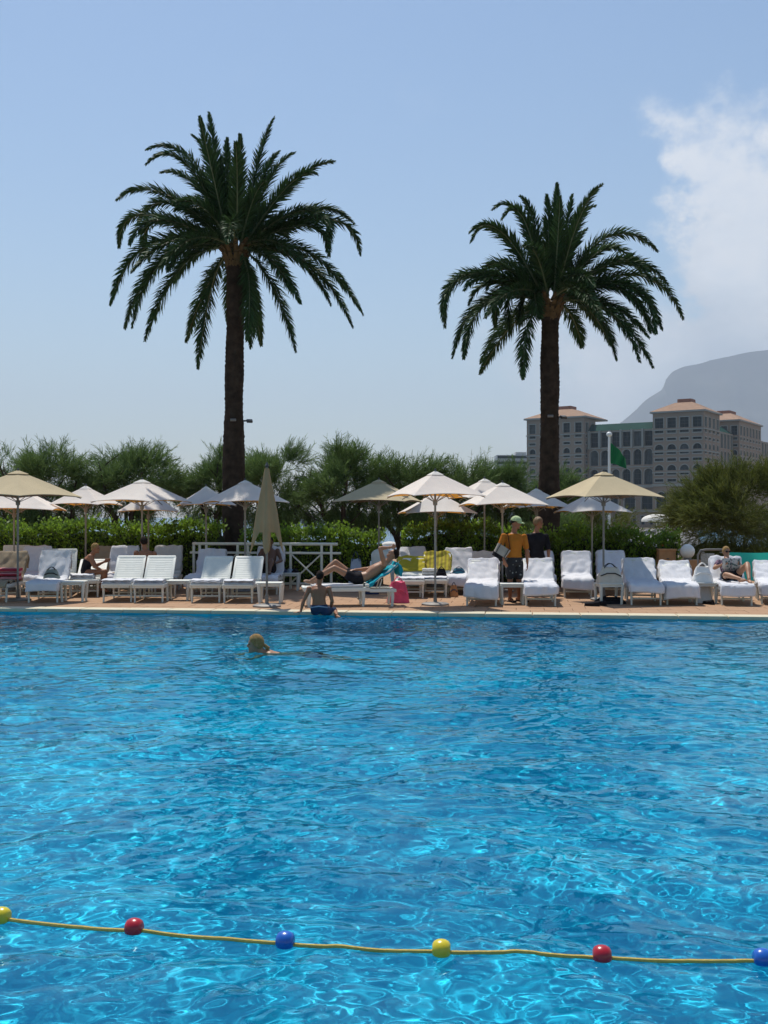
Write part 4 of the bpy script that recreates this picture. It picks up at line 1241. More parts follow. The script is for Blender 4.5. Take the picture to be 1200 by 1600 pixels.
lg('n', 'white lounger under a cream towel behind the smooth towel left of the man', 757, 23.1, 757, 863)
lg('o', 'white lounger mostly hidden behind the person in the black shirt', 846, 22.9, 843, 862)
lg('p', 'white towel covered lounger in the back row right of the standing couple', 903, 22.0, 900, 862)
lg('q', 'white towel covered lounger behind the pole of the big beige parasol', 958, 22.8, 954, 861)

# the lounger of the sunbather with a magazine is turned to the right
Ma = R(43)
mloc = (GX(1152, 20.1), 20.1, 0); mrz = R(-10)
L['M'] = (lounger_at('white lounger on which the reader with the magazine reclines', mloc, mrz, Ma), Ma)
# lounger of the lying man: seen side on, head to the right
La = R(36)
lloc = (GX(473, 20.1), 20.1, 0); lrz = R(-83)
L['S'] = (lounger_at('white lounger seen side on under the lying man and his teal towel', lloc, lrz, La), La)


def tw(key, label, mat, seed, **kw): return towel_on('towel', label, L[key][0], L[key][1], M[mat], seed, **kw)


tw('Z', 'beige cover over the lounger at the left edge of the picture', 'towel_tan', 1, wid=0.33, hang=0.06)
tw('A', 'bluish white towel over the lounger that carries a small grey bag', 'towel', 2, hang=0.12, back=0.34)
tw('G', 'smooth white towel over the lounger just left of the man in orange', 'towel', 3, hang=0.17, wid=0.37)
tw('H', 'white towel with a bright seat over the lounger just right of the man in orange', 'towel', 4, hang=0.12, wid=0.37)
tw('J', 'wrinkled white towel over the lounger beside the duffel bag', 'towel', 5, hang=0.10, wid=0.38)
tw('K', 'draped white towel slipping off the lounger next to the white tote', 'towel', 6, hang=0.20, wid=0.39)
tw('N', 'white towel over the lounger at the right edge of the picture', 'towel', 7, wid=0.37)
tw('M', 'white towel under the reader with the magazine', 'towel', 8, wid=0.36)
tw('b', 'white towel over the second lounger of the back row from the left', 'towel', 10, wid=0.36)
tw('e', 'tan towel over the lounger behind the crouching bather', 'towel_tan', 11, wid=0.35)
tw('f', 'lilac white towel over the lounger beside the dark haired man', 'towel', 12, wid=0.36)
tw('g', 'pale towel over the backrest right of the dark haired man', 'towel_grey', 13, wid=0.35, only_back=True, start=0.1)
tw('h', 'lilac white towel over the lounger before the railing end', 'towel', 14, wid=0.36)
tw('i', 'white towel on the lounger of the person in shade', 'towel', 15, wid=0.34)
tw('j', 'white towel capping the lounger behind the plain yellow one', 'towel', 16, wid=0.36, only_back=True, start=0.2)
tw('k', 'plain yellow towel hung over a backrest near the lying man', 'towel_yellow', 17, wid=0.34, only_back=True, start=0.24)
tw('l', 'striped yellow towel hung over a backrest behind the parasol pole', 'towel_stripe', 18, wid=0.35, only_back=True, start=0.22)
tw('m', 'creased white towel over the lounger with the blue bag', 'towel', 19, wid=0.36)
tw('n', 'cream towel over the lounger behind the smooth white one', 'towel_grey', 20, wid=0.35)
tw('o', 'white towel over the lounger behind the person in the black shirt', 'towel', 21, wid=0.36)
tw('p', 'white towel over the back row lounger right of the standing couple', 'towel', 22, wid=0.37)
tw('q', 'white towel over the lounger behind the big beige parasol pole', 'towel', 23, wid=0.37)
tw('S', 'turquoise towel over the backrest behind the lying man', 'towel_teal', 24, wid=0.33, only_back=True, start=-0.02, back=0.20)

for k, lb, s in (('B', 'folded white towel on the left lounger of the pair before the crouching bather', 31), ('C', 'folded white towel on the right lounger of the pair before the crouching bather', 32),
                 ('E', 'folded white towel on the left lounger of the pair beside the closed parasol', 33), ('F', 'folded white towel on the right lounger of the pair beside the closed parasol', 34)):
    folded_towel(lb, L[k][0], 0.0, 0.26, 0.56, 0.50, 0.085, M['towel'], s)
folded_towel('crumpled white towel beside the crouching bather', L['cc'][0], -0.06, 0.34, 0.46, 0.5, 0.11, M['towel'], 35)
folded_towel('white towel lying flat under the legs of the lying man', L['S'][0], 0.0, 0.62, 0.56, 0.95, 0.035, M['towel'], 36)
folded_towel('stack of grey white towels on the striped yellow lounger', L['l'][0], -0.12, 0.78, 0.30, 0.26, 0.20, M['towel_grey'], 37)
folded_towel('white towel on the seat of the plain yellow towel lounger', L['k'][0], 0.02, 0.42, 0.54, 0.6, 0.06, M['towel'], 38)
folded_towel('white towel on the front seat of the striped yellow lounger', L['l'][0], 0.0, 0.30, 0.56, 0.5, 0.06, M['towel'], 39)
folded_towel('rolled red striped towel on the lounger at the left edge', L['Z'][0], 0.10, 0.78, 0.50, 0.32, 0.24, M['towel_redstripe'], 40, z=HZL + 0.04)
folded_towel('white towel on the first lounger of the back row from the left', L['a'][0], 0.0, 0.5, 0.54, 0.8, 0.06, M['towel'], 41)

# ------------------------------------------------------------------ side tables
tb_top = MB().bbox((0, 0, 0.385), (0.46, 0.40, 0.028), 0.012)
tb_top.bbox((0, -0.17, 0.35), (0.40, 0.02, 0.05), 0.006); tb_top.bbox((0, 0.17, 0.35), (0.40, 0.02, 0.05), 0.006); tb_top.bbox((-0.2, 0, 0.35), (0.02, 0.33, 0.05), 0.006); tb_top.bbox((0.2, 0, 0.35), (0.02, 0.33, 0.05), 0.006)
tb_top = tb_top.mesh('table_top', M['plastic']); tb_leg = MB().tube([(0, 0, 0.372), (0, 0, 0.0)], [0.034, 0.024], 8).mesh('leg', M['plastic'])


def table(label, px, py, rz=0.0):
    d = GD(py) + 0.17; t = thing('side_table', label, 'side table', (GX(px, d), d, 0), R(rz), 'low white plastic side tables')
    link('table_top', tb_top, t)
    for sx in (-1, 1):
        for sy in (-1, 1):
            o = link('leg', tb_leg, t); o.location = (sx * 0.195, sy * 0.165, 0); o.rotation_euler = (R(-3 * sy), R(3 * sx), 0)
    return t


table('low white side table by the lounger with the small grey bag', 116, 940.5, 4)
table('low white side table between the two pairs of bare slatted loungers', 280, 938.5)
table('low white side table beside the closed parasol pole', 423, 943)
table('low white side table at the feet of the man in orange', 800, 945, -2)
t5 = table('low white side table carrying the duffel bag', 951, 944.5, 6)
t6 = table('white side table with a pile of things behind the closed parasol', 452, 923, 0)
t7 = table('white side table carrying the white tote bag', 1098, 943, 4)

# ------------------------------------------------------------------ small belongings
def soft_bag(name, label, loc, size, mat, handle_mat, seed, cat='bag', rz=0.0, strap=True, squash=0.5):
    """rounded slumped bag with strap loops and a flap seam"""
    t = thing(name, label, cat, loc, rz)
    P = []; n, m = 14, 28
    for i in range(n + 1):
        v = i / n; row = []
        for j in range(m + 1):
            a = 2 * math.pi * j / m
            prof = (math.sin(math.pi * min(1, 0.10 + 0.9 * (1 - v) ** 0.8) * 0.5) if v > 0 else 1) ** squash
            w = (1 - 0.42 * v ** 1.6)
            cx = math.copysign(abs(math.cos(a)) ** 0.6, math.cos(a)); cyy = math.copysign(abs(math.sin(a)) ** 0.7, math.sin(a))
            nz = 1 + 0.10 * mnoise.noise(Vector((cx * 2, cyy * 2, v * 3 + seed)))
            row.append((cx * size[0] / 2 * w * nz, cyy * size[1] / 2 * (1 - 0.72 * v ** 1.3) * nz, v * size[2] * (1 + 0.08 * mnoise.noise(Vector((cx, cyy, seed))))))
        P.append(row)
    b = MB().grid(P); b.add(P[0][:-1], [tuple(range(m - 1, -1, -1))]); b.add(P[-1][:-1], [tuple(range(m))])
    b.build('body', mat, t)
    if strap:
        for sy in (-1, 1):
            pts = [(-size[0] * 0.24 + size[0] * 0.48 * k / 8, sy * size[1] * 0.14, size[2] * (0.93 + 0.30 * math.sin(math.pi * k / 8))) for k in range(9)]
            MB().tube(pts, 0.014, 6, flat=0.5).build('handle', handle_mat, t)
        MB().tube([(-size[0] * 0.40, -size[1] * 0.36, size[2] * 0.45), (-size[0] * 0.15, -size[1] * 0.40, size[2] * 0.62), (size[0] * 0.15, -size[1] * 0.40, size[2] * 0.62), (size[0] * 0.40, -size[1] * 0.36, size[2] * 0.42)], 0.010, 6).build('piping', handle_mat, t)
    return t


soft_bag('duffel_bag', 'cream duffel bag with black straps on a white side table', (t5.location.x + 0.02, t5.location.y, 0.4), (0.50, 0.34, 0.30), M['canvas_bag'], M['black_cloth'], 1)
soft_bag('tote_bag', 'white tote bag standing on a side table next to the reader', (t7.location.x - 0.01, t7.location.y, 0.4), (0.40, 0.24, 0.30), M['white_bag'], M['white_bag'], 2, squash=0.2)
soft_bag('storage_sack', 'white sack standing under the side table with the tote bag', (t7.location.x + 0.01, t7.location.y + 0.03, 0.0), (0.36, 0.24, 0.34), M['white_bag'], M['white_bag'], 9, strap=False, squash=0.2)
soft_bag('small_bag', 'small grey green bag leaning on the bluish white towel', L['A'][0].matrix_basis @ Vector((0.02, 0.92, HZL + 0.05)), (0.34, 0.15, 0.20), pmat('grey_green_canvas', (0.22, 0.25, 0.22), 0.9), M['black_cloth'], 3, squash=0.15)
soft_bag('beach_bag', 'pink beach bag and towel under the backrest of the lying man', (GX(622, 20.9), 20.9, 0), (0.44, 0.34, 0.40), M['pink'], M['pink'], 4, squash=1.5)
soft_bag('black_bag', 'black bag on the ground under the side table with the duffel', (GX(953, 20.6), 20.6, 0), (0.62, 0.30, 0.13), M['black_cloth'], M['black_cloth'], 5)
soft_bag('dark_bag', 'dark bag on the seat of the striped yellow lounger', L['l'][0].matrix_basis @ Vector((0.14, 0.72, HZL + 0.01)), (0.24, 0.22, 0.19), M['black_cloth'], M['black_cloth'], 6)
soft_bag('blue_bag', 'small blue bag on the creased white towel', L['m'][0].matrix_basis @ Vector((0.02, 0.72, HZL + 0.05)), (0.30, 0.16, 0.13), pmat('blue_nylon', (0.03, 0.16, 0.22), 0.6), M['navy_cloth'], 7)
soft_bag('small_bag', 'small orange brown bag on the ground beside the creased white lounger', (GX(709, 22.4), 22.4, 0), (0.18, 0.16, 0.24), M['terracotta'], M['navy_cloth'], 8)
soft_bag('backpack', 'grey blue backpack on the ground behind the lying man', (GX(580, 23.2), 23.2, 0.0), (0.34, 0.26, 0.42), M['navy_cloth'], M['black_cloth'], 10)
soft_bag('striped_bag', 'white and navy bag by the hedge beyond the knees of the lying man', (GX(556, 24.0), 24.0, 0.0), (0.34, 0.24, 0.72), M['grey_cloth'], M['navy_cloth'], 11)


def shoe(label, x, y, rz, mat, l=0.27):
    t = thing('shoe', label, 'shoe', (x, y, 0), rz, 'shoes left on the deck')
    P = []
    for i in range(11):
        s = i / 10; w = 0.036 + 0.014 * math.sin(math.pi * min(1, s * 1.05)) ; row = []
        for j in range(13):
            a = 2 * math.pi * j / 12; h = 0.075 * (1 - 0.55 * s) + 0.012
            row.append((w * math.cos(a), -l / 2 + s * l, 0.012 + h * 0.5 + h * 0.5 * math.sin(a)))
        P.append(row)
    b = MB().grid(P); b.add(P[0][:-1], [tuple(range(12))]); b.add(P[-1][:-1], [tuple(range(11, -1, -1))]); b.build('upper', mat, t)
    MB().bbox((0, 0, 0.008), (0.09, l + 0.01, 0.016), 0.006).build('sole', M['black_cloth'], t)


dsh = GD(947)
shoe('black shoe on the deck left of the table with the duffel', GX(925, dsh), dsh, R(70), M['black_cloth'])
shoe('black shoe lying behind the other one under the duffel table', GX(936, dsh) + 0.05, dsh + 0.16, R(40), M['black_cloth'])
shoe('black and white shoe on the deck below the white tote bag', GX(1103, 20.6), 20.45, R(20), M['black_cloth'])
# things on the table behind the closed parasol
for k, (dx, dy, c, nm) in enumerate(((-0.12, 0.0, 'navy_cloth', 'folded_shirt'), (0.02, 0.03, 'grey_cloth', 'folded_shirt'), (0.14, -0.02, 'black_cloth', 'folded_shirt'))):
    tt = thing(nm, ['navy bundle of clothes on the table behind the closed parasol', 'grey blue bundle of clothes on the table behind the closed parasol', 'black bundle of clothes on the table behind the closed parasol'][k], 'clothes', t6.location + Vector((dx, dy, 0.4)))
    m = MB(); P = []
    for i in range(9):
        v = i / 8; row = []
        for j in range(17):
            a = 2 * math.pi * j / 16; r = (1 - 0.75 * v ** 2) * (1 + 0.25 * mnoise.noise(Vector((math.cos(a) * 1.5, math.sin(a) * 1.5, v * 2 + k))))
            row.append((0.09 * r * math.cos(a), 0.10 * r * math.sin(a), 0.09 * v))
        P.append(row)
    m.grid(P); m.add(P[0][:-1], [tuple(range(15, -1, -1))]); m.add(P[-1][:-1], [tuple(range(16))]); m.build('cloth', M[c], tt)

# ------------------------------------------------------------------ railing, lamp, planters, chair, screen
def railing():
    d0, d1 = 24.9, 24.4; x0, x1 = GX(299, d0), GX(531, d1)
    O = Vector((x0, d0, 0)); u = Vector((x1 - x0, d1 - d0, 0)); W = u.length; rz = math.atan2(u.y, u.x)
    r = thing('railing', 'cream painted railing with crossed braces before the hedge', 'railing', O, rz)
    zt = CH - (850 - HZ) * 24.6 / FPX; zm = CH - (864 - HZ) * 24.6 / FPX
    pts = [(0.0, 0.30, zt), (0.02, 0.10, zt), (0.14, 0.0, zt), (W * 0.5, 0, zt), (W - 0.05, 0, zt)]
    MB().tube(pts, 0.034, 10).build('top_rail', M['rail'], r)
    MB().bbox((W / 2, 0, zm), (W + 0.06, 0.055, 0.05), 0.012).build('middle_rail', M['rail'], r)
    MB().bbox((W / 2, 0, 0.14), (W + 0.02, 0.055, 0.05), 0.012).build('bottom_rail', M['rail'], r)
    ps = [0.06, 0.20, 0.36, 1.10, 1.34, 2.16, 2.34, 3.06, 3.28]
    for p in ps:
        if p < W: MB().bbox((p, 0, zt / 2), (0.052, 0.05, zt - 0.04), 0.008).build('post', M['rail'], r)
    for a, b in ((0.36, 1.10), (1.34, 2.16), (2.34, 3.06)):
        for s in (0, 1):
            z0, z1 = (0.17, zm - 0.03) if s == 0 else (zm - 0.03, 0.17)
            MB().tube([(a + 0.02, 0.01 * (1 - 2 * s), z0), (b - 0.02, 0.01 * (1 - 2 * s), z1)], 0.018, 6).build('brace', M['rail'], r)


railing()

d = 24.6
gl = thing('globe_lamp', 'white globe lamp on an orange terracotta pedestal', 'lamp', (GX(1074, d), d, 0))
MB().bbox((0.06, 0, 0.34), (0.46, 0.40, 0.68), 0.015).build('pedestal', M['terracotta'], gl)
MB().lathe([(0.09, 0.68), (0.09, 0.71), (0.06, 0.73)], 16).build('collar', M['metal_grey'], gl)
MB().ell((0, 0, CH - (861.5 - HZ) * d / FPX), (0.165, 0.165, 0.165), seg=24, rings=16).build('globe', M['globe'], gl)
d = 24.9
tb = thing('planter_box', 'square brown terracotta planter at the end of the hedge', 'planter', (GX(1040, d), d, 0))
MB().bbox((0, 0, 0.44), (0.38, 0.36, 0.88), 0.012).build('body', M['terracotta'], tb)
MB().bbox((0, 0, 0.90), (0.42, 0.40, 0.045), 0.01).build('rim', M['terracotta'], tb)
MB().bbox((0, -0.19, 0.70), (0.06, 0.03, 0.02), 0.004).build('handle', M['dark_metal'], tb)

# folded sunbed leaning upright behind the tote bag
d = 23.6
fb = thing('folded_sunbed', 'grey metal framed sunbed folded upright behind the white tote bag', 'sunbed', (GX(1113, d), d, 0))
zt = CH - (859 - HZ) * d / FPX
MB().tube([(-0.30, 0, 0.0), (-0.30, 0.05, zt - 0.12), (-0.24, 0.06, zt - 0.02), (-0.12, 0.06, zt), (0.12, 0.06, zt), (0.28, 0.06, zt), (0.30, 0.05, zt - 0.06), (0.30, 0, 0.0)], 0.024, 8).build('frame', M['metal_grey'], fb)
MB().tube([(-0.30, 0.03, zt - 0.34), (0.30, 0.03, zt - 0.34)], 0.018, 8).build('crossbar', M['metal_grey'], fb)
MB().tube([(-0.30, 0.01, 0.25), (0.30, 0.01, 0.25)], 0.018, 8).build('crossbar', M['metal_grey'], fb)
MB().bbox((-0.09, 0.05, zt - 0.20), (0.30, 0.012, 0.24), 0.004).build('mesh_panel', pmat('grey_mesh', (0.30, 0.31, 0.29), 0.8, 0.4, 30), fb)
MB().bbox((0.0, 0.03, 0.42), (0.54, 0.012, 0.30), 0.004).build('mesh_panel', M['grey_cloth'], fb)
for sx in (-1, 1): MB().lathe([(0.02, -0.012), (0.035, -0.012), (0.035, 0.012), (0.02, 0.012)], 12, (sx * 0.20, 0.02, zt - 0.06)).build('knob', M['metal_grey'], fb)

# turquoise windbreak
d = 25.2
wb = thing('windbreak', 'turquoise fabric windbreak stretched below the big olive bush', 'windbreak', (GX(1137, d), d, 0), R(-6))
zt = CH - (863 - HZ) * d / FPX; P = []
for i in range(31):
    x = i / 30 * 3.6; row = []
    for j in range(9):
        v = j / 8; row.append((x, 0.035 * math.sin(x * 2.6) * (1 - v) + 0.015 * math.sin(x * 7 + v * 3), zt - 0.012 * math.sin(x * math.pi / 1.2) ** 2 - v * (0.62 + 0.03 * math.sin(x * 2))))
    P.append(row)
MB().grid(P).build('screen', M['turq'], wb)
for k in range(4): MB().tube([(k * 1.2, 0.03, 0), (k * 1.2, 0.03, zt + 0.04)], 0.018, 8).build('post', M['white_paint'], wb)

# white garden chair by the hedge gap
d = 24.3
ch = thing('garden_chair', 'white plastic garden chair with a rounded back behind the lying man', 'chair', (GX(597, d), d, 0))
MB().bbox((0, 0, 0.42), (0.46, 0.44, 0.035), 0.015).build('seat', M['plastic'], ch)
P = []
for i in range(13):
    a = math.pi * i / 12; rr = []
    for z in (0.44, 0.60, 0.75, 0.84 + 0.08 * math.sin(a)): rr.append((-0.25 * math.cos(a) * (0.9 + 0.1 * z), 0.06 + 0.19 * math.sin(a) + 0.10 * (z - 0.44), z if z < 0.8 else 0.80 + 0.14 * math.sin(a)))
    P.append(rr)
bo = MB().grid(P).build('backrest', M['plastic'], ch); md = bo.modifiers.new('thickness', 'SOLIDIFY'); md.thickness = 0.02
for sx in (-1, 1):
    MB().tube([(sx * 0.25, -0.2, 0.0), (sx * 0.25, -0.19, 0.60), (sx * 0.25, -0.05, 0.64), (sx * 0.25, 0.1, 0.64)], 0.022, 8).build('armrest', M['plastic'], ch)
    for sy in (-1, 1): MB().tube([(sx * 0.21, sy * 0.19, 0.42), (sx * 0.24, sy * 0.22, 0.0)], [0.03, 0.022], 8).build('leg', M['plastic'], ch)

# round parasols on the beach below
def beach_parasol(label, px, ytop, d, wpx, zground):
    ztop = CH - (ytop - HZ) * d / FPX; r = wpx * d / FPX / 2
    t = thing('beach_parasol', label, 'parasol', (GX(px, d), d, zground)); h = ztop - zground
    P = []
    for i in range(9):
        s = i / 8; P.append([(r * math.sin(s * math.pi / 2) * (1 - 0.03 * abs(math.sin(4 * a)) * s) * math.cos(a), r * math.sin(s * math.pi / 2) * (1 - 0.03 * abs(math.sin(4 * a)) * s) * math.sin(a), h - r * 0.42 * (1 - math.cos(s * math.pi / 2)) - (0.06 * r if i == 8 else 0)) for a in [2 * math.pi * k / 32 for k in range(33)]])
    c = MB().grid(P).build('canopy', M['canopy_white'], t, fix=False)
    for f in c.data.polygons: f.use_smooth = True
    MB().tube([(0, 0, 0), (0, 0, h - 0.02)], 0.025, 8).build('pole', M['white_paint'], t)
    for k in range(8):
        a = math.pi * k / 4; MB().tube([(0, 0, h - 0.05), (r * 0.5 * math.cos(a), r * 0.5 * math.sin(a), h - r * 0.11), (r * 0.96 * math.cos(a), r * 0.96 * math.sin(a), h - r * 0.40)], 0.008, 5).build('rib', M['white_paint'], t)


beach_parasol('round white beach parasol beyond the hedge below the hotel', 1026, 803.5, 76, 48, -1.6)
beach_parasol('little round white parasol glimpsed through the hedge gap above the garden chair', 609, 846, 46, 26, -1.5)

# rubble of the breakwater
rr = random.Random(4); bmr = bmesh.new()
for k in range(60):
    d = rr.uniform(92, 118); x = GX(rr.uniform(930, 1075), d); sz_ = rr.uniform(0.5, 1.25)
    res = bmesh.ops.create_icosphere(bmr, subdivisions=2, radius=1); rm = Euler((rr.uniform(0, 1), rr.uniform(0, 1), rr.uniform(0, 6))).to_matrix()
    off = Vector((x, d, -1.65 + sz_ * 0.45 + rr.uniform(0, 0.8)))
    for v in res['verts']:
        v.co *= 1 + 0.38 * mnoise.noise(v.co * 1.3 + Vector((k, 0, 0))); v.co = rm @ Vector((v.co.x * 1.25 * sz_, v.co.y * sz_, v.co.z * 0.75 * sz_)) + off
me = bpy.data.meshes.new('rubble'); bmr.to_mesh(me); bmr.free(); me.materials.append(M['rock'])
tag(link('rubble', me), 'grey boulder rubble of the breakwater below the hotel', 'rubble', kind='stuff')

# ------------------------------------------------------------------ float line in the pool
RP = [(-260, 1405), (2, 1433), (107, 1449), (213, 1455), (330, 1466), (445, 1474), (565, 1487), (687, 1488), (812, 1497), (938, 1498), (1065, 1506), (1190, 1501), (1330, 1508), (1500, 1506)]
line = thing('float_line', 'yellow rope with red, blue and yellow floats across the near water', 'float line', (GX(600, 4.3), 4.3, WZ))
fl_col = [(2, 'yellow'), (213, 'red'), (445, 'blue'), (687, 'yellow'), (938, 'red'), (1190, 'blue'), (-235, 'blue'), (1440, 'yellow')]


def rope_xy(px):
    xs_ = [p[0] for p in RP]; py = np.interp(px, xs_, [p[1] for p in RP]); d = GD(py, WZ); return GX(px, d), d


raw = [rope_xy(p) for p in np.linspace(-260, 1500, 240)]
# smooth the path and let it ride on the ripples
raw = np.array(raw); ker = np.ones(41) / 41
sm = np.stack([np.convolve(np.pad(raw[:, k], 20, mode='reflect', reflect_type='odd'), ker, 'valid') for k in range(2)], -1)
zr = WZ + wave(sm[:, 0], sm[:, 1]); zr = np.convolve(np.pad(zr, 5, mode='edge'), np.ones(11) / 11, 'valid')
zr = np.maximum(zr, WZ + wave(sm[:, 0], sm[:, 1])) + 0.004
pts = [(sm[i, 0], sm[i, 1], zr[i]) for i in range(len(sm))]
MB().tube(pts, 0.0088, 8).build('rope', M['rope'], line, world=True)
fprof = [(0.011, -0.036), (0.022, -0.035), (0.032, -0.028), (0.0385, -0.014), (0.040, 0.0), (0.0385, 0.014), (0.032, 0.028), (0.022, 0.035), (0.011, 0.036)]
for px, c in fl_col:
    i = int(np.argmin(np.abs(600 + sm[:, 0] * FPX / sm[:, 1] - px))); p = Vector(pts[i]); q = Vector(pts[min(i + 3, len(pts) - 1)]) - Vector(pts[max(0, i - 3)])
    o = MB().lathe(fprof, 24).build('float', M['buoy_' + c], line)
    o.location = p + Vector((0, 0, 0.010)) - Vector(line.location); o.rotation_euler = q.to_track_quat('Z', 'Y').to_euler()
    o['label'] = c + ' plastic float'

# ------------------------------------------------------------------ people
def remesh(m, name, mat, parent, voxel=0.011, smooth=3, world=True):
    """fuse the overlapping volumes of m into one continuous skin"""
    o = m.build(name, mat, parent, smooth=False, world=world)
    md = o.modifiers.new('r', 'REMESH'); md.mode = 'VOXEL'; md.voxel_size = voxel
    ms = o.modifiers.new('s', 'SMOOTH'); ms.iterations = smooth; ms.factor = 0.5
    dg = bpy.context.evaluated_depsgraph_get(); dg.update()
    me = bpy.data.meshes.new_from_object(o.evaluated_get(dg), depsgraph=dg)
    o.modifiers.clear(); old = o.data; o.data = me; me.name = name; bpy.data.meshes.remove(old)
    me.materials.clear(); me.materials.append(mat); me.shade_smooth()
    return o


def loft(m, secs, seg=18):
    """secs: (centre, right vector, front vector, half width, half depth)"""
    P = []
    for c, r, f, a, b in secs:
        P.append([c + r * (math.copysign(abs(math.cos(t)) ** 0.85, math.cos(t)) * a) + f * (math.copysign(abs(math.sin(t)) ** 0.9, math.sin(t)) * b) for t in [2 * math.pi * k / seg for k in range(seg)]])
    vs_ = [q for row in P for q in row]; n = len(P); fs_ = []
    for i in range(n - 1):
        for k in range(seg):
            k2 = (k + 1) % seg; fs_.append((i * seg + k, i * seg + k2, (i + 1) * seg + k2, (i + 1) * seg + k))
    fs_ += [tuple(range(seg - 1, -1, -1)), tuple((n - 1) * seg + k for k in range(seg))]
    m.add(vs_, fs_)


def limb(m, a, b, ra, rb, bulge=0.0, bpos=0.35, grow=0.0, t0=0.0, t1=1.0, seg=12):
    n = 9; pts = []; rad = []
    for i in range(n):
        t = t0 + (t1 - t0) * i / (n - 1)
        pts.append(a.lerp(b, t)); rad.append(ra + (rb - ra) * t + bulge * math.exp(-((t - bpos) / 0.22) ** 2) + grow)
    m.tube(pts, rad, seg); m.ell(pts[0], (rad[0],) * 3, seg=10, rings=7); m.ell(pts[-1], (rad[-1],) * 3, seg=10, rings=7)


def hand(m, wr, dirv, palm_n, s=1.0, curl=0.5, thumb=1):
    """palm, four unequal bent fingers and a thumb off the side of the palm"""
    dirv = dirv.normalized(); n = (palm_n - dirv * palm_n.dot(dirv)).normalized(); w = dirv.cross(n)
    pc = wr + dirv * 0.045 * s
    m.ell(pc, (0.042 * s, 0.052 * s, 0.017 * s), Matrix((w, dirv, n)).transposed(), seg=10, rings=8)
    for k, ln in enumerate((0.072, 0.082, 0.077, 0.060)):
        b = wr + dirv * 0.085 * s + w * (-0.031 + 0.0205 * k) * s * thumb
        k1 = b + (dirv * math.cos(curl * 0.6) + n * math.sin(curl * 0.6)) * ln * 0.55 * s
        k2 = k1 + (dirv * math.cos(curl * 1.5) + n * math.sin(curl * 1.5)) * ln * 0.5 * s
        m.tube([b - dirv * 0.03 * s, b, k1, k2], [0.0105 * s, 0.0105 * s, 0.0098 * s, 0.0085 * s], 8)
    tb_ = wr + dirv * 0.03 * s - w * 0.035 * s * thumb
    m.tube([tb_ + w * 0.015 * s * thumb, tb_ - w * 0.022 * s * thumb + dirv * 0.028 * s + n * 0.006, tb_ - w * 0.03 * s * thumb + dirv * 0.06 * s + n * 0.016], [0.0135 * s, 0.012 * s, 0.0095 * s], 8)


def foot(m, an, toe, up, s=1.0):
    d_ = (toe - an); ln = d_.length; d_ = d_.normalized(); upn = (up - d_ * up.dot(d_)).normalized(); w = d_.cross(upn)
    rot = Matrix((w, d_, upn)).transposed()
    m.ell(an + d_ * 0.05 * s - upn * 0.035 * s, (0.038 * s, 0.115 * s, 0.036 * s), rot)
    m.ell(an - d_ * 0.03 * s - upn * 0.03 * s, (0.032 * s, 0.045 * s, 0.04 * s), rot)
    for k in range(5):
        b = an + d_ * (0.13 - 0.008 * k) * s + w * (-0.030 + 0.015 * k) * s - upn * 0.05 * s
        m.tube([b - d_ * 0.03 * s, b + d_ * (0.032 - 0.003 * k) * s], [0.011 * s, 0.009 * s], 7)


def head_parts(m, c, fwd, up, s=1.0):
    fwd = (fwd - up * fwd.dot(up)).normalized(); r = fwd.cross(up).normalized(); rot = Matrix((r, fwd, up)).transposed()
    m.ell(c + up * 0.018 * s, (0.074 * s, 0.094 * s, 0.098 * s), rot, 16, 12)                   # skull
    m.ell(c + fwd * 0.028 * s - up * 0.052 * s, (0.055 * s, 0.062 * s, 0.062 * s), rot, 14, 10)  # jaw
    m.ell(c + fwd * 0.080 * s - up * 0.098 * s, (0.024 * s, 0.018 * s, 0.018 * s), rot)           # chin
    m.tube([c + fwd * 0.088 * s + up * 0.012 * s, c + fwd * 0.110 * s - up * 0.026 * s, c + fwd * 0.092 * s - up * 0.034 * s], [0.010 * s, 0.015 * s, 0.012 * s], 8)   # nose
    m.ell(c + fwd * 0.084 * s - up * 0.062 * s, (0.024 * s, 0.012 * s, 0.010 * s), rot)           # lips
    m.ell(c + fwd * 0.086 * s + up * 0.026 * s, (0.045 * s, 0.012 * s, 0.010 * s), rot)           # brow
    for sd in (-1, 1): m.ell(c + r * sd * 0.076 * s - fwd * 0.008 * s - up * 0.006 * s, (0.010 * s, 0.020 * s, 0.032 * s), rot, 8, 6)
    return r, fwd, rot


def torso(m, J, s, grow=0.0, t0=0.0, t1=1.0, fem=False):
    pel, nk = J['pelvis'], J['neck']
    rh = (J['hiR'] - J['hiL']).normalized(); rs = (J['shR'] - J['shL']).normalized()
    belly = J.get('waist', pel.lerp(nk, 0.36)); chest = J.get('chest', pel.lerp(nk, 0.72))
    ctrl = [pel - (nk - pel).normalized() * 0.07 * s, pel, belly, chest, pel.lerp(nk, 0.90) if 'chest' not in J else chest.lerp(nk, 0.62), nk]
    wid = [0.120, 0.165, 0.135, 0.165, 0.150, 0.060]; dep = [0.085, 0.112, 0.098, 0.118, 0.088, 0.055]
    if fem: wid = [0.115, 0.168, 0.118, 0.148, 0.13, 0.052]
    n = 22; secs = []
    for i in range(n):
        t = t0 + (t1 - t0) * i / (n - 1); k = min(len(ctrl) - 2, int(t * (len(ctrl) - 1))); q = t * (len(ctrl) - 1) - k
        q2 = q * q * (3 - 2 * q)
        c = ctrl[k].lerp(ctrl[k + 1], q); ax = (ctrl[k + 1] - ctrl[k]).normalized()
        r = rh.lerp(rs, t).normalized(); r = (r - ax * r.dot(ax)).normalized(); f = ax.cross(r)
        secs.append((c, r, f, (wid[k] + (wid[k + 1] - wid[k]) * q2) * s + grow, (dep[k] + (dep[k + 1] - dep[k]) * q2) * s + grow))
    loft(m, secs)


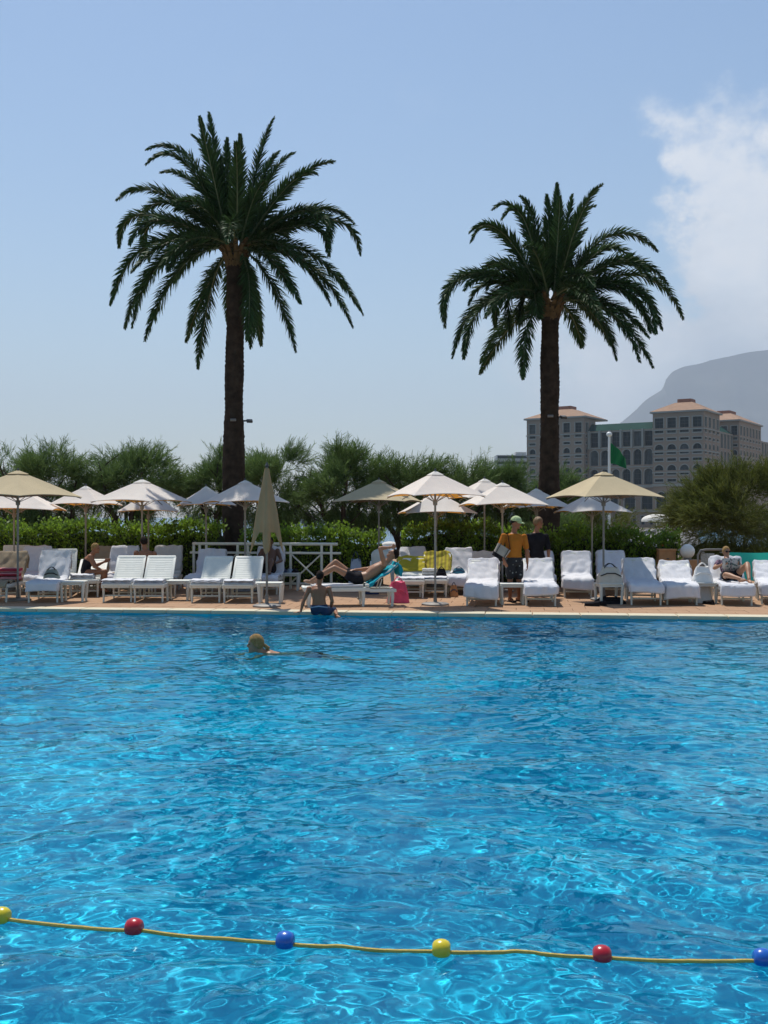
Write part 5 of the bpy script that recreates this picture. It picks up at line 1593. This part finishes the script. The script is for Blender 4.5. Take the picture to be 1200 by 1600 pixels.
def person(label, base, J, fwd, skin, hair, s=1.0, shirt=None, shorts=None, up=Vector((0, 0, 1)), handn=None, curl=(0.5, 0.5), fem=False, sleeve=0.62, shorts_to=0.62,
           hair_len=0.0, suit=None, eyes=True, sandals=None, voxel=0.0105, hair_style=None, hair_vol=0.0):
    root = thing('person', label, 'person', base)
    m = MB()
    torso(m, J, s, fem=fem)
    for q in 'LR':
        sh_, el_, wr_ = J['sh' + q], J['el' + q], J['wr' + q]
        m.ell(sh_, (0.058 * s,) * 3); limb(m, sh_, el_, 0.049 * s, 0.038 * s, 0.006 * s, 0.4); limb(m, el_, wr_, 0.038 * s, 0.026 * s, 0.007 * s, 0.25)
        hd = J.get('hd' + q, wr_ - el_); hn = (handn or {}).get(q, Vector((0, 0, 1)).cross(wr_ - el_) if abs((wr_ - el_).normalized().z) < 0.9 else Vector((1 if q == 'L' else -1, 0, 0)))
        hand(m, wr_, hd, hn, s, curl[0 if q == 'L' else 1], 1 if q == 'L' else -1)
        hi, kn, an = J['hi' + q], J['kn' + q], J['an' + q]
        m.ell(hi, (0.088 * s,) * 3); limb(m, hi, kn, 0.083 * s, 0.054 * s); limb(m, kn, an, 0.050 * s, 0.034 * s, 0.014 * s, 0.28)
        foot(m, an, J['to' + q], J.get('fup' + q, Vector((0, 0, 1))), s)
    nk, hc = J['neck'], J['head']
    limb(m, nk - (hc - nk).normalized() * 0.02, hc - up * 0.02, 0.058 * s, 0.052 * s)
    r, f, rot = head_parts(m, hc, fwd, up, s)
    body = remesh(m, 'body', skin, root, voxel)
    # hair: a cap over the skull, longer behind
    h = MB(); P = []
    n, sg = 12, 28
    for i in range(n + 1):
        t = i / n; row = []
        for k in range(sg + 1):
            a = 2 * math.pi * k / sg                       # 0 = right, pi/2 = front
            front = max(0, math.sin(a)); reach = (1.02 - 0.42 * front + 0.30 * max(0, -math.sin(a)) + hair_len * (1 - front))
            th = t * reach * math.pi / 2 * 1.02
            rr_ = 1.10 + hair_vol + 0.06 * mnoise.noise(Vector((math.cos(a) * 2.5, math.sin(a) * 2.5, t * 4))) - 0.05 * t * front
            row.append(hc + up * 0.018 * s + rot @ Vector((0.074 * s * rr_ * math.sin(th) * math.cos(a), 0.094 * s * rr_ * math.sin(th) * math.sin(a), 0.100 * s * rr_ * math.cos(th))))
        P.append(row)
    h.grid(P); ho = h.build('hair', hair, root, world=True, fix=False)
    for pgn in ho.data.polygons: pgn.use_smooth = True
    mdh = ho.modifiers.new('thickness', 'SOLIDIFY'); mdh.thickness = 0.014 * s; mdh.offset = 1
    if hair_style == 'ponytail':
        p0 = hc - f * 0.10 * s - up * 0.01 * s
        MB().tube([p0, p0 - f * 0.05 * s - up * 0.04 * s, p0 - f * 0.05 * s - up * 0.11 * s], [0.022, 0.03, 0.012], 8).build('ponytail', hair, root, world=True)
    if eyes:
        for sd in (-1, 1):
            e = MB().ell(hc + r * sd * 0.031 * s + f * 0.086 * s + up * 0.004 * s, (0.012 * s, 0.008 * s, 0.008 * s), rot, 8, 6).build('eye', M['hair_dark'], root, world=True)
    if shirt:
        m = MB(); torso(m, J, s, 0.016, 0.10, 0.93, fem)
        for q in 'LR':
            m.ell(J['sh' + q], (0.066 * s,) * 3); limb(m, J['sh' + q], J['el' + q], 0.058 * s, 0.058 * s, grow=0.004, t1=sleeve)
        remesh(m, 'shirt', shirt, root, 0.014)
    if shorts:
        m = MB(); torso(m, J, s, 0.018, 0.0, 0.30, fem)
        for q in 'LR':
            m.ell(J['hi' + q], (0.104 * s,) * 3); limb(m, J['hi' + q], J['kn' + q], 0.100 * s, 0.085 * s, t1=shorts_to, grow=0.004)
        remesh(m, 'shorts', shorts, root, 0.014)
    if suit:
        m = MB(); torso(m, J, s, 0.008, 0.0, 0.62, fem)
        remesh(m, 'swimsuit', suit, root, 0.012)
    if sandals:
        for q in 'LR':
            an, to = J['an' + q], J['to' + q]; dd = (to - an); dd.z = 0; dd.normalize(); c = an + dd * 0.055 * s; c.z = 0.012
            MB().bbox(tuple(c), (0.095 * s, 0.29 * s, 0.022), 0.01, (0, 0, math.atan2(dd.y, dd.x) - math.pi / 2)).build('sandal', sandals, root, world=True)
            MB().tube([c + Vector((dd.y, -dd.x, 0)) * 0.045 * s + Vector((0, 0, 0.01)), c + Vector((0, 0, 0.062 * s)) + dd * 0.02, c - Vector((dd.y, -dd.x, 0)) * 0.045 * s + Vector((0, 0, 0.01))], 0.02, 6, flat=0.4).build('strap', sandals, root, world=True)
    return root, (r, f, rot)


def V3(px, py, d): return WP(px, py, d)


# --- man in the orange shirt
d = 21.05
J = dict(head=V3(806, 817, d), neck=V3(803, 832, d), shL=V3(787, 838, d - 0.05), shR=V3(819, 839, d + 0.06), elL=V3(780, 858, d - 0.12), elR=V3(823, 860, d + 0.05), wrL=V3(787, 875, d - 0.2), wrR=V3(824, 880, d + 0.0),
         pelvis=V3(803, 878, d), hiL=V3(797, 880, d - 0.03), hiR=V3(810, 880, d + 0.04), knL=V3(797, 908, d - 0.03), knR=V3(811, 908, d + 0.02), anL=V3(797, 934.2, d), anR=V3(811, 934.2, d + 0.1),
         toL=V3(804, 938, d - 0.18), toR=V3(824, 938, d + 0.02))
man, (hr, hf, hrot) = person('person in an orange shirt and green cap standing with a shoulder bag', (GX(803, d), d, 0), J, Vector((0.8, -0.35, -0.25)), M['skin_dark'], M['hair_dark'], 0.97,
                             shirt=M['orange_cloth'], shorts=M['shorts_print'], up=Vector((0.16, -0.05, 1)).normalized(), sleeve=0.75, shorts_to=0.70, sandals=M['black_cloth'])
hc = J['head']; upv = Vector((0.16, -0.05, 1)).normalized()
cp = MB(); P = []
for i in range(9):
    t = i / 8 * math.pi / 2 * 0.98
    P.append([hc + upv * 0.030 + hrot @ Vector((0.090 * math.sin(t) * math.cos(a), 0.108 * math.sin(t) * math.sin(a), 0.104 * math.cos(t))) for a in [2 * math.pi * k / 28 for k in range(29)]])
cp.grid(P); c_ = cp.build('cap', M['cap_green'], man, world=True, fix=False)
md = c_.modifiers.new('thickness', 'SOLIDIFY'); md.thickness = 0.006
P = []
for i in range(5):
    q = i / 4; P.append([hc + upv * 0.030 + hrot @ Vector(((0.085 - 0.01 * q) * math.cos(a), 0.100 * math.sin(a) + 0.075 * q * math.sin(a), 0.010 - 0.022 * q - 0.016 * abs(math.cos(a)))) for a in [math.pi * (0.12 + 0.76 * k / 14) for k in range(15)]])
b_ = MB().grid(P).build('visor', M['cap_green'], c_, fix=False)
for v in b_.data.vertices: v.co = v.co - Vector(man.location)
md = b_.modifiers.new('thickness', 'SOLIDIFY'); md.thickness = 0.006
# his shoulder bag
bg_loc = V3(777, 872, d - 0.14)
bag = thing('shoulder_bag', 'white shoulder bag with a dark base hanging on the man in orange', 'bag', bg_loc, 0)
tilt = Matrix.Rotation(R(32), 3, 'Y')
P = []
for i in range(11):
    v = i / 10; row = []
    for k in range(25):
        a = 2 * math.pi * k / 24; p = Vector((0.145 * math.copysign(abs(math.cos(a)) ** 0.55, math.cos(a)) * (0.86 + 0.14 * v), 0.075 * math.sin(a) * (1.1 - 0.55 * v), 0.26 * v)); row.append(tilt @ p)
    P.append(row)
lowp = P[:4]
mb = MB().grid(P[3:]); mb.add(P[-1][:-1], [tuple(range(24))]); mb.build('body', pmat('worn_canvas', (0.36, 0.33, 0.28), 0.9, 0.15, 9), bag)
mb = MB().grid(lowp); mb.add(P[0][:-1], [tuple(range(23, -1, -1))]); mb.build('base', M['black_cloth'], bag)
for off in (-0.09, 0.1):
    MB().tube([tilt @ Vector((off, -0.07, 0.08)), tilt @ Vector((off, -0.05, 0.29))], 0.014, 6, flat=0.4).build('band', M['black_cloth'], bag)
sL = J['shL'] - Vector(bg_loc); 
MB().tube([tilt @ Vector((0.12, 0, 0.28)), sL + Vector((0.10, -0.105, -0.18)), sL + Vector((0.07, -0.06, 0.075)), sL + Vector((0.05, 0.09, 0.04)), sL + Vector((0.03, 0.13, -0.20)), tilt @ Vector((-0.12, 0.02, 0.28))], 0.018, 6, flat=0.4).build('strap', M['black_cloth'], bag)

# --- person in the black shirt
d = 22.3
J = dict(head=V3(841, 817.5, d), neck=V3(838, 831, d), shL=V3(824, 838, d - 0.02), shR=V3(853, 838, d + 0.03), elL=V3(823, 858, d - 0.03), elR=V3(857, 858, d), wrL=V3(828, 876, d - 0.12), wrR=V3(857, 876, d - 0.08),
         pelvis=V3(839, 874, d), hiL=V3(833, 876, d), hiR=V3(846, 876, d), knL=V3(833, 903, d), knR=V3(846, 903, d - 0.02), anL=V3(833, 927, d + 0.03), anR=V3(846, 927, d + 0.05), toL=V3(832, 932, d - 0.2), toR=V3(849, 932, d - 0.18))
person('person in a black shirt standing behind a towel covered lounger', (GX(839, d), d, 0), J, Vector((0.75, -0.55, 0)), M['skin_dark'], M['hair_light'], 0.95, shirt=M['black_cloth'], shorts=M['black_cloth'], hair_len=0.2, sleeve=0.9, hair_vol=0.16)

# --- boy at the rim, back to the camera
d = 18.62
J = dict(head=V3(500, 901, d + 0.05), neck=V3(498, 914, d + 0.04), shL=V3(483, 920, d), shR=V3(514, 920, d + 0.02), elL=V3(474, 940, d - 0.05), elR=V3(519, 939, d - 0.04), wrL=V3(470, 955.5, d - 0.10), wrR=V3(517, 953.5, d + 0.22),
         hdL=Vector((-0.9, -0.3, -0.12)), hdR=Vector((0.2, 0.9, -0.2)),
         pelvis=V3(499, 952, d - 0.02), hiL=V3(493, 954, d + 0.0), hiR=V3(507, 954, d + 0.0), knL=V3(499, 949, d + 0.42), knR=V3(523, 955, d + 0.26), anL=V3(520, 953, d + 0.46), anR=V3(526, 960.5, d - 0.06), toL=V3(530, 953, d + 0.5), toR=V3(531, 962, d - 0.16))
J['waist'] = J['pelvis'].lerp(J['neck'], 0.40) + Vector((0, -0.03, 0)); J['chest'] = J['pelvis'].lerp(J['neck'], 0.74) + Vector((0, -0.03, 0))
boy, _ = person('person in dark swim shorts sitting on the pool rim, back to the camera', (GX(499, d), d, 0), J, Vector((0.15, 1, -0.1)), M['skin_dark'], M['hair_dark'], 0.84, shorts=M['navy_cloth'], handn={'L': Vector((0, 0, -1)), 'R': Vector((0, 0, -1))}, curl=(0.1, 0.1), hair_len=0.12, shorts_to=0.85)
MB().tube([J['hiL'] + Vector((-0.085, -0.07, 0.055)), J['pelvis'] + Vector((0.0, -0.128, 0.062)), J['hiR'] + Vector((0.06, -0.09, 0.06))], [0.022, 0.030, 0.02], 8, flat=0.5).build('waistband', M['grey_cloth'], boy, world=True)

# --- man lying on the side-on lounger
S_loc, S_rz = Vector(lloc), lrz
def SL(x, y, z): return S_loc + Matrix.Rotation(S_rz, 3, 'Z') @ Vector((x, y, z))
sz = HZL + 0.055
e1 = Vector((math.cos(La), 0, math.sin(La)))
def BK(t, off, x=0.0): return SL(x, HY + 0.01 + math.cos(La) * t * BL - math.sin(La) * off, HZL + 0.02 + math.sin(La) * t * BL + math.cos(La) * off)
J = dict(pelvis=SL(0, 1.02, sz + 0.09), waist=BK(0.16, 0.14), chest=BK(0.46, 0.14), neck=BK(0.86, 0.14), head=BK(1.14, 0.17),
         shL=BK(0.74, 0.14, -0.17), shR=BK(0.74, 0.14, 0.17), hiL=SL(-0.09, 0.98, sz + 0.09), hiR=SL(0.09, 0.98, sz + 0.09),
         knR=SL(0.10, 0.62, sz + 0.42), anR=SL(0.10, 0.36, sz + 0.06), toR=SL(0.10, 0.18, sz + 0.03),
         knL=SL(-0.12, 0.76, sz + 0.44), anL=SL(-0.12, 0.10, sz + 0.08), toL=SL(-0.14, -0.02, sz + 0.20),
         elR=BK(0.90, 0.44, 0.24), wrR=BK(1.20, 0.32, 0.10), elL=BK(0.30, 0.22, -0.27), wrL=SL(-0.06, 0.98, sz + 0.25))
# nearer leg stretched out, farther leg drawn up
J['knL'], J['anL'], J['toL'] = SL(-0.10, 0.62, sz + 0.40), SL(-0.10, 0.26, sz + 0.08), SL(-0.10, 0.08, sz + 0.03)
J['knR'], J['anR'], J['toR'] = SL(0.11, 0.58, sz + 0.30), SL(0.11, 0.16, sz + 0.07), SL(0.12, 0.0, sz + 0.10)
lup = (J['head'] - J['neck']).normalized()
person('person in black trunks lying on the lounger with the teal towel, arm behind head', tuple(S_loc + Vector((0.9, 0, 0))), J, Vector((-0.75, -0.1, 0.7)), M['skin'], M['hair_dark'], 0.95, shorts=M['black_cloth'], up=lup, shorts_to=0.34,
       handn={'L': Vector((0, 0, -1)), 'R': Vector((-1, 0, 0))})

# --- reader with the magazine
def ML(x, y, z): return Vector(mloc) + Matrix.Rotation(mrz, 3, 'Z') @ Vector((x, y, z))
def MK(t, off, x=0.0): return ML(x, HY + 0.01 + math.cos(Ma) * t * BL - math.sin(Ma) * off, HZL + 0.02 + math.sin(Ma) * t * BL + math.cos(Ma) * off)
sz = HZL + 0.06
J = dict(pelvis=ML(0, 0.90, sz + 0.10), waist=MK(0.08, 0.17), chest=MK(0.34, 0.17), neck=MK(0.70, 0.18), head=MK(0.96, 0.22),
         shL=MK(0.58, 0.17, -0.16), shR=MK(0.58, 0.17, 0.16), hiL=ML(-0.09, 0.86, sz + 0.09), hiR=ML(0.09, 0.86, sz + 0.09),
         elL=MK(0.22, 0.24, -0.27), elR=MK(0.22, 0.24, 0.26), wrL=ML(-0.15, 0.86, sz + 0.32), wrR=ML(0.15, 0.86, sz + 0.32),
         knR=ML(0.26, 0.54, sz + 0.34), anR=ML(0.24, 0.20, sz + 0.07), toR=ML(0.26, 0.04, sz + 0.03), knL=ML(-0.14, 0.50, sz + 0.14), anL=ML(0.08, 0.16, sz + 0.08), toL=ML(0.16, 0.04, sz + 0.10))
rd, (rr_, rf, rrot) = person('person with sunglasses reclining on a lounger and reading a magazine', tuple(Vector(mloc) + Vector((0, 0.9, 0))), J, Vector((0.15, -1, -0.15)), M['skin'], M['hair_blond'], 0.92, shirt=M['floral'], shorts=M['black_cloth'], shorts_to=0.2, fem=True, hair_len=0.2, sleeve=0.5, eyes=False,
       up=Vector((0.0, 0.05, 1)).normalized())
hc = J['head']
for sd in (-1, 1): MB().ell(hc + rr_ * sd * 0.031 + rf * 0.090 + Vector((0, 0, 0.006)), (0.028, 0.012, 0.020), rrot).build('sunglass_lens', M['black_cloth'], rd, world=True)
mg = thing('magazine', 'open printed magazine held up by the reclining reader', 'magazine', tuple(ML(0.0, 0.80, sz + 0.36)), mrz)
P1, P2 = [], []
for i in range(9):
    q = i / 8; 
    P1.append([(-0.004 - q * 0.165, -0.04 * math.sin(q * 2.2) + 0.02 - z * 0.35, -0.07 + z) for z in (-0.07, 0.05, 0.15)]); P2.append([(0.004 + q * 0.165, -0.04 * math.sin(q * 2.2) + 0.02 - z * 0.35, -0.07 + z) for z in (-0.07, 0.05, 0.15)])
for P in (P1, P2):
    o = MB().grid(P).build('page', M['print_paper'], mg); md = o.modifiers.new('thickness', 'SOLIDIFY'); md.thickness = 0.004

# --- crouching bather on the left
d = 22.75
J = dict(head=V3(149, 857, d), neck=V3(144, 867, d), shL=V3(141, 870, d - 0.16), shR=V3(141, 870, d + 0.16), chest=V3(139, 876, d), waist=V3(135, 884, d), pelvis=V3(134, 893, d), hiL=V3(137, 895, d - 0.09), hiR=V3(137, 895, d + 0.09),
         elL=V3(147, 885, d - 0.20), elR=V3(150, 884, d + 0.2), wrL=V3(158, 890, d - 0.12), wrR=V3(163, 878, d + 0.15), knL=V3(163, 893, d - 0.12), knR=V3(165, 893, d + 0.10), anL=V3(158, 917, d - 0.10), anR=V3(162, 918, d + 0.10),
         toL=V3(170, 923, d - 0.12), toR=V3(174, 923, d + 0.08))
person('person in a dark swimsuit sitting sideways on a back row lounger, leaning forward', (GX(145, d), d, 0), J, Vector((1, -0.15, -0.2)), M['skin_dark'], M['hair_blond'], 0.92, suit=M['black_cloth'], fem=True, hair_len=0.1)

# --- dark haired man seen from behind
d = 22.9
J = dict(head=V3(225, 847, d), neck=V3(227, 859, d), shL=V3(213, 864, d), shR=V3(241, 865, d), pelvis=V3(227, 894, d - 0.02), hiL=V3(221, 896, d), hiR=V3(233, 896, d), elL=V3(209, 881, d + 0.08), elR=V3(245, 882, d + 0.06), wrL=V3(215, 890, d + 0.26), wrR=V3(239, 891, d + 0.26),
         knL=V3(219, 893, d + 0.46), knR=V3(235, 893, d + 0.46), anL=V3(219, 920, d + 0.55), anR=V3(235, 920, d + 0.55), toL=V3(219, 924, d + 0.75), toR=V3(235, 924, d + 0.75))
person('person with dark hair and bare back sitting behind the bare lounger pair', (GX(227, d), d, 0), J, Vector((-0.3, 1, 0)), M['skin_dark'], M['hair_dark'], 0.98, shorts=M['navy_cloth'], hair_len=0.1, shorts_to=0.5)
st = thing('stool', 'white stool under the dark haired person behind the lounger pair', 'stool', (GX(227, d), d, 0))
MB().bbox((0, 0.02, 0.36), (0.42, 0.40, 0.04), 0.015).build('seat', M['plastic'], st)
for sx in (-1, 1):
    for sy in (-1, 1): MB().tube([(sx * 0.16, sy * 0.15, 0.35), (sx * 0.18, sy * 0.17, 0)], 0.022, 8).build('leg', M['plastic'], st)

# --- person in the shade behind the closed parasol
IR, IA = L['i']; iM = IR.matrix_basis
def IL(x, y, z): return iM @ Vector((x, y, z))
def IK(t, off, x=0.0): return iM @ Vector((x, HY + 0.01 + math.cos(IA) * t * BL - math.sin(IA) * off, HZL + 0.02 + math.sin(IA) * t * BL + math.cos(IA) * off))
sz = HZL + 0.06
J = dict(pelvis=IL(0, 0.92, sz + 0.10), waist=IK(0.24, 0.20), chest=IK(0.5, 0.20), neck=IK(0.86, 0.22), head=IK(1.06, 0.24), shL=IK(0.76, 0.2, -0.17), shR=IK(0.76, 0.2, 0.17), hiL=IL(-0.09, 0.88, sz + 0.09), hiR=IL(0.09, 0.88, sz + 0.09),
         elL=IK(0.34, 0.26, -0.27), elR=IK(0.34, 0.26, 0.27), wrL=IL(-0.16, 0.72, sz + 0.22), wrR=IL(0.16, 0.72, sz + 0.22), knL=IL(-0.11, 0.50, sz + 0.34), knR=IL(0.11, 0.5, sz + 0.30), anL=IL(-0.11, 0.16, sz + 0.07), anR=IL(0.11, 0.16, sz + 0.07), toL=IL(-0.12, 0.0, sz + 0.08), toR=IL(0.12, 0.0, sz + 0.08))
person('person with dark hair reclining in the shade behind the closed parasol', tuple(IL(0, 0.9, 0)), J, Vector((0.1, -1, 0)), M['skin_shade'], M['hair_dark'], 0.95, shorts=M['black_cloth'], shorts_to=0.5, hair_len=0.2)

# --- swimmer
d = 13.75
def SW(px, dz, dd): return Vector((GX(px, d), d + dd, WZ + dz))
J = dict(head=SW(400, 0.105, 0), neck=SW(410, -0.01, 0.02), shL=SW(417, -0.075, -0.17), shR=SW(419, -0.075, 0.19), chest=SW(434, -0.125, 0.04), waist=SW(462, -0.18, 0.06), pelvis=SW(484, -0.26, 0.08), hiL=SW(486, -0.27, -0.01), hiR=SW(486, -0.27, 0.17),
         elL=SW(396, -0.22, -0.36), elR=SW(398, -0.22, 0.40), wrL=SW(376, -0.34, -0.24), wrR=SW(378, -0.34, 0.28), knL=SW(526, -0.44, -0.04), knR=SW(527, -0.46, 0.20), anL=SW(566, -0.58, -0.04), anR=SW(568, -0.6, 0.22), toL=SW(582, -0.64, -0.05), toR=SW(584, -0.66, 0.22))
for q in 'LR': J['fup' + q] = Vector((0, 0, -1))
sw, _ = person('person with tied blond hair swimming across the pool', (GX(410, d), d, WZ), J, Vector((-1, -0.12, 0.02)), M['skin'], M['hair_blond'], 1.0, shorts=M['navy_cloth'], shorts_to=0.12, hair_len=0.25, hair_vol=0.05, fem=True, handn={'L': Vector((0, 0, -1)), 'R': Vector((0, 0, -1))}, hair_style='ponytail')
for ch_ in sw.children: ch_.cycles.is_caustics_receiver = True

# --- far bather in red under the beach parasol
d = 76.3; gz = -1.6
J = {}
def FB(dx, dz, dy=0.0): return Vector((GX(1036, d) + dx, d + dy, gz + dz))
J = dict(head=FB(0, 1.60), neck=FB(0, 1.44), shL=FB(-0.19, 1.38), shR=FB(0.19, 1.38), elL=FB(-0.25, 1.10), elR=FB(0.25, 1.10), wrL=FB(-0.24, 0.86, -0.06), wrR=FB(0.24, 0.86, -0.06), pelvis=FB(0, 0.92), hiL=FB(-0.09, 0.88), hiR=FB(0.09, 0.88),
         knL=FB(-0.10, 0.48, -0.02), knR=FB(0.10, 0.48, -0.02), anL=FB(-0.11, 0.08), anR=FB(0.11, 0.08), toL=FB(-0.12, 0.03, -0.2), toR=FB(0.12, 0.03, -0.2))
person('tiny distant person in red under the round beach parasol', tuple(FB(0, 0)), J, Vector((-0.3, -1, 0)), M['skin_dark'], M['hair_dark'], 1.0, shirt=pmat('red_cotton', (0.5, 0.05, 0.03), 0.9), shorts=M['navy_cloth'], voxel=0.02)

# ------------------------------------------------------------------ haze over the bay
bm = bmesh.new(); bmesh.ops.create_cube(bm, size=1)
me = bpy.data.meshes.new('haze'); bm.to_mesh(me); bm.free()
hz = link('haze', me); hz.scale = (20000, 13400, 1510); hz.location = (0, 6500, 1510 / 2 - 8)
m, N, Lk, b = new_mat('haze'); N.remove(b)
pv = N.new('ShaderNodeVolumePrincipled'); pv.inputs['Density'].default_value = HAZE_DENSITY
pv.inputs['Color'].default_value = (0.74, 0.85, 1.0, 1); pv.inputs['Anisotropy'].default_value = 0.15
Lk.new(pv.outputs[0], N['Material Output'].inputs['Volume']); me.materials.append(m)
tag(hz, kind='stuff')
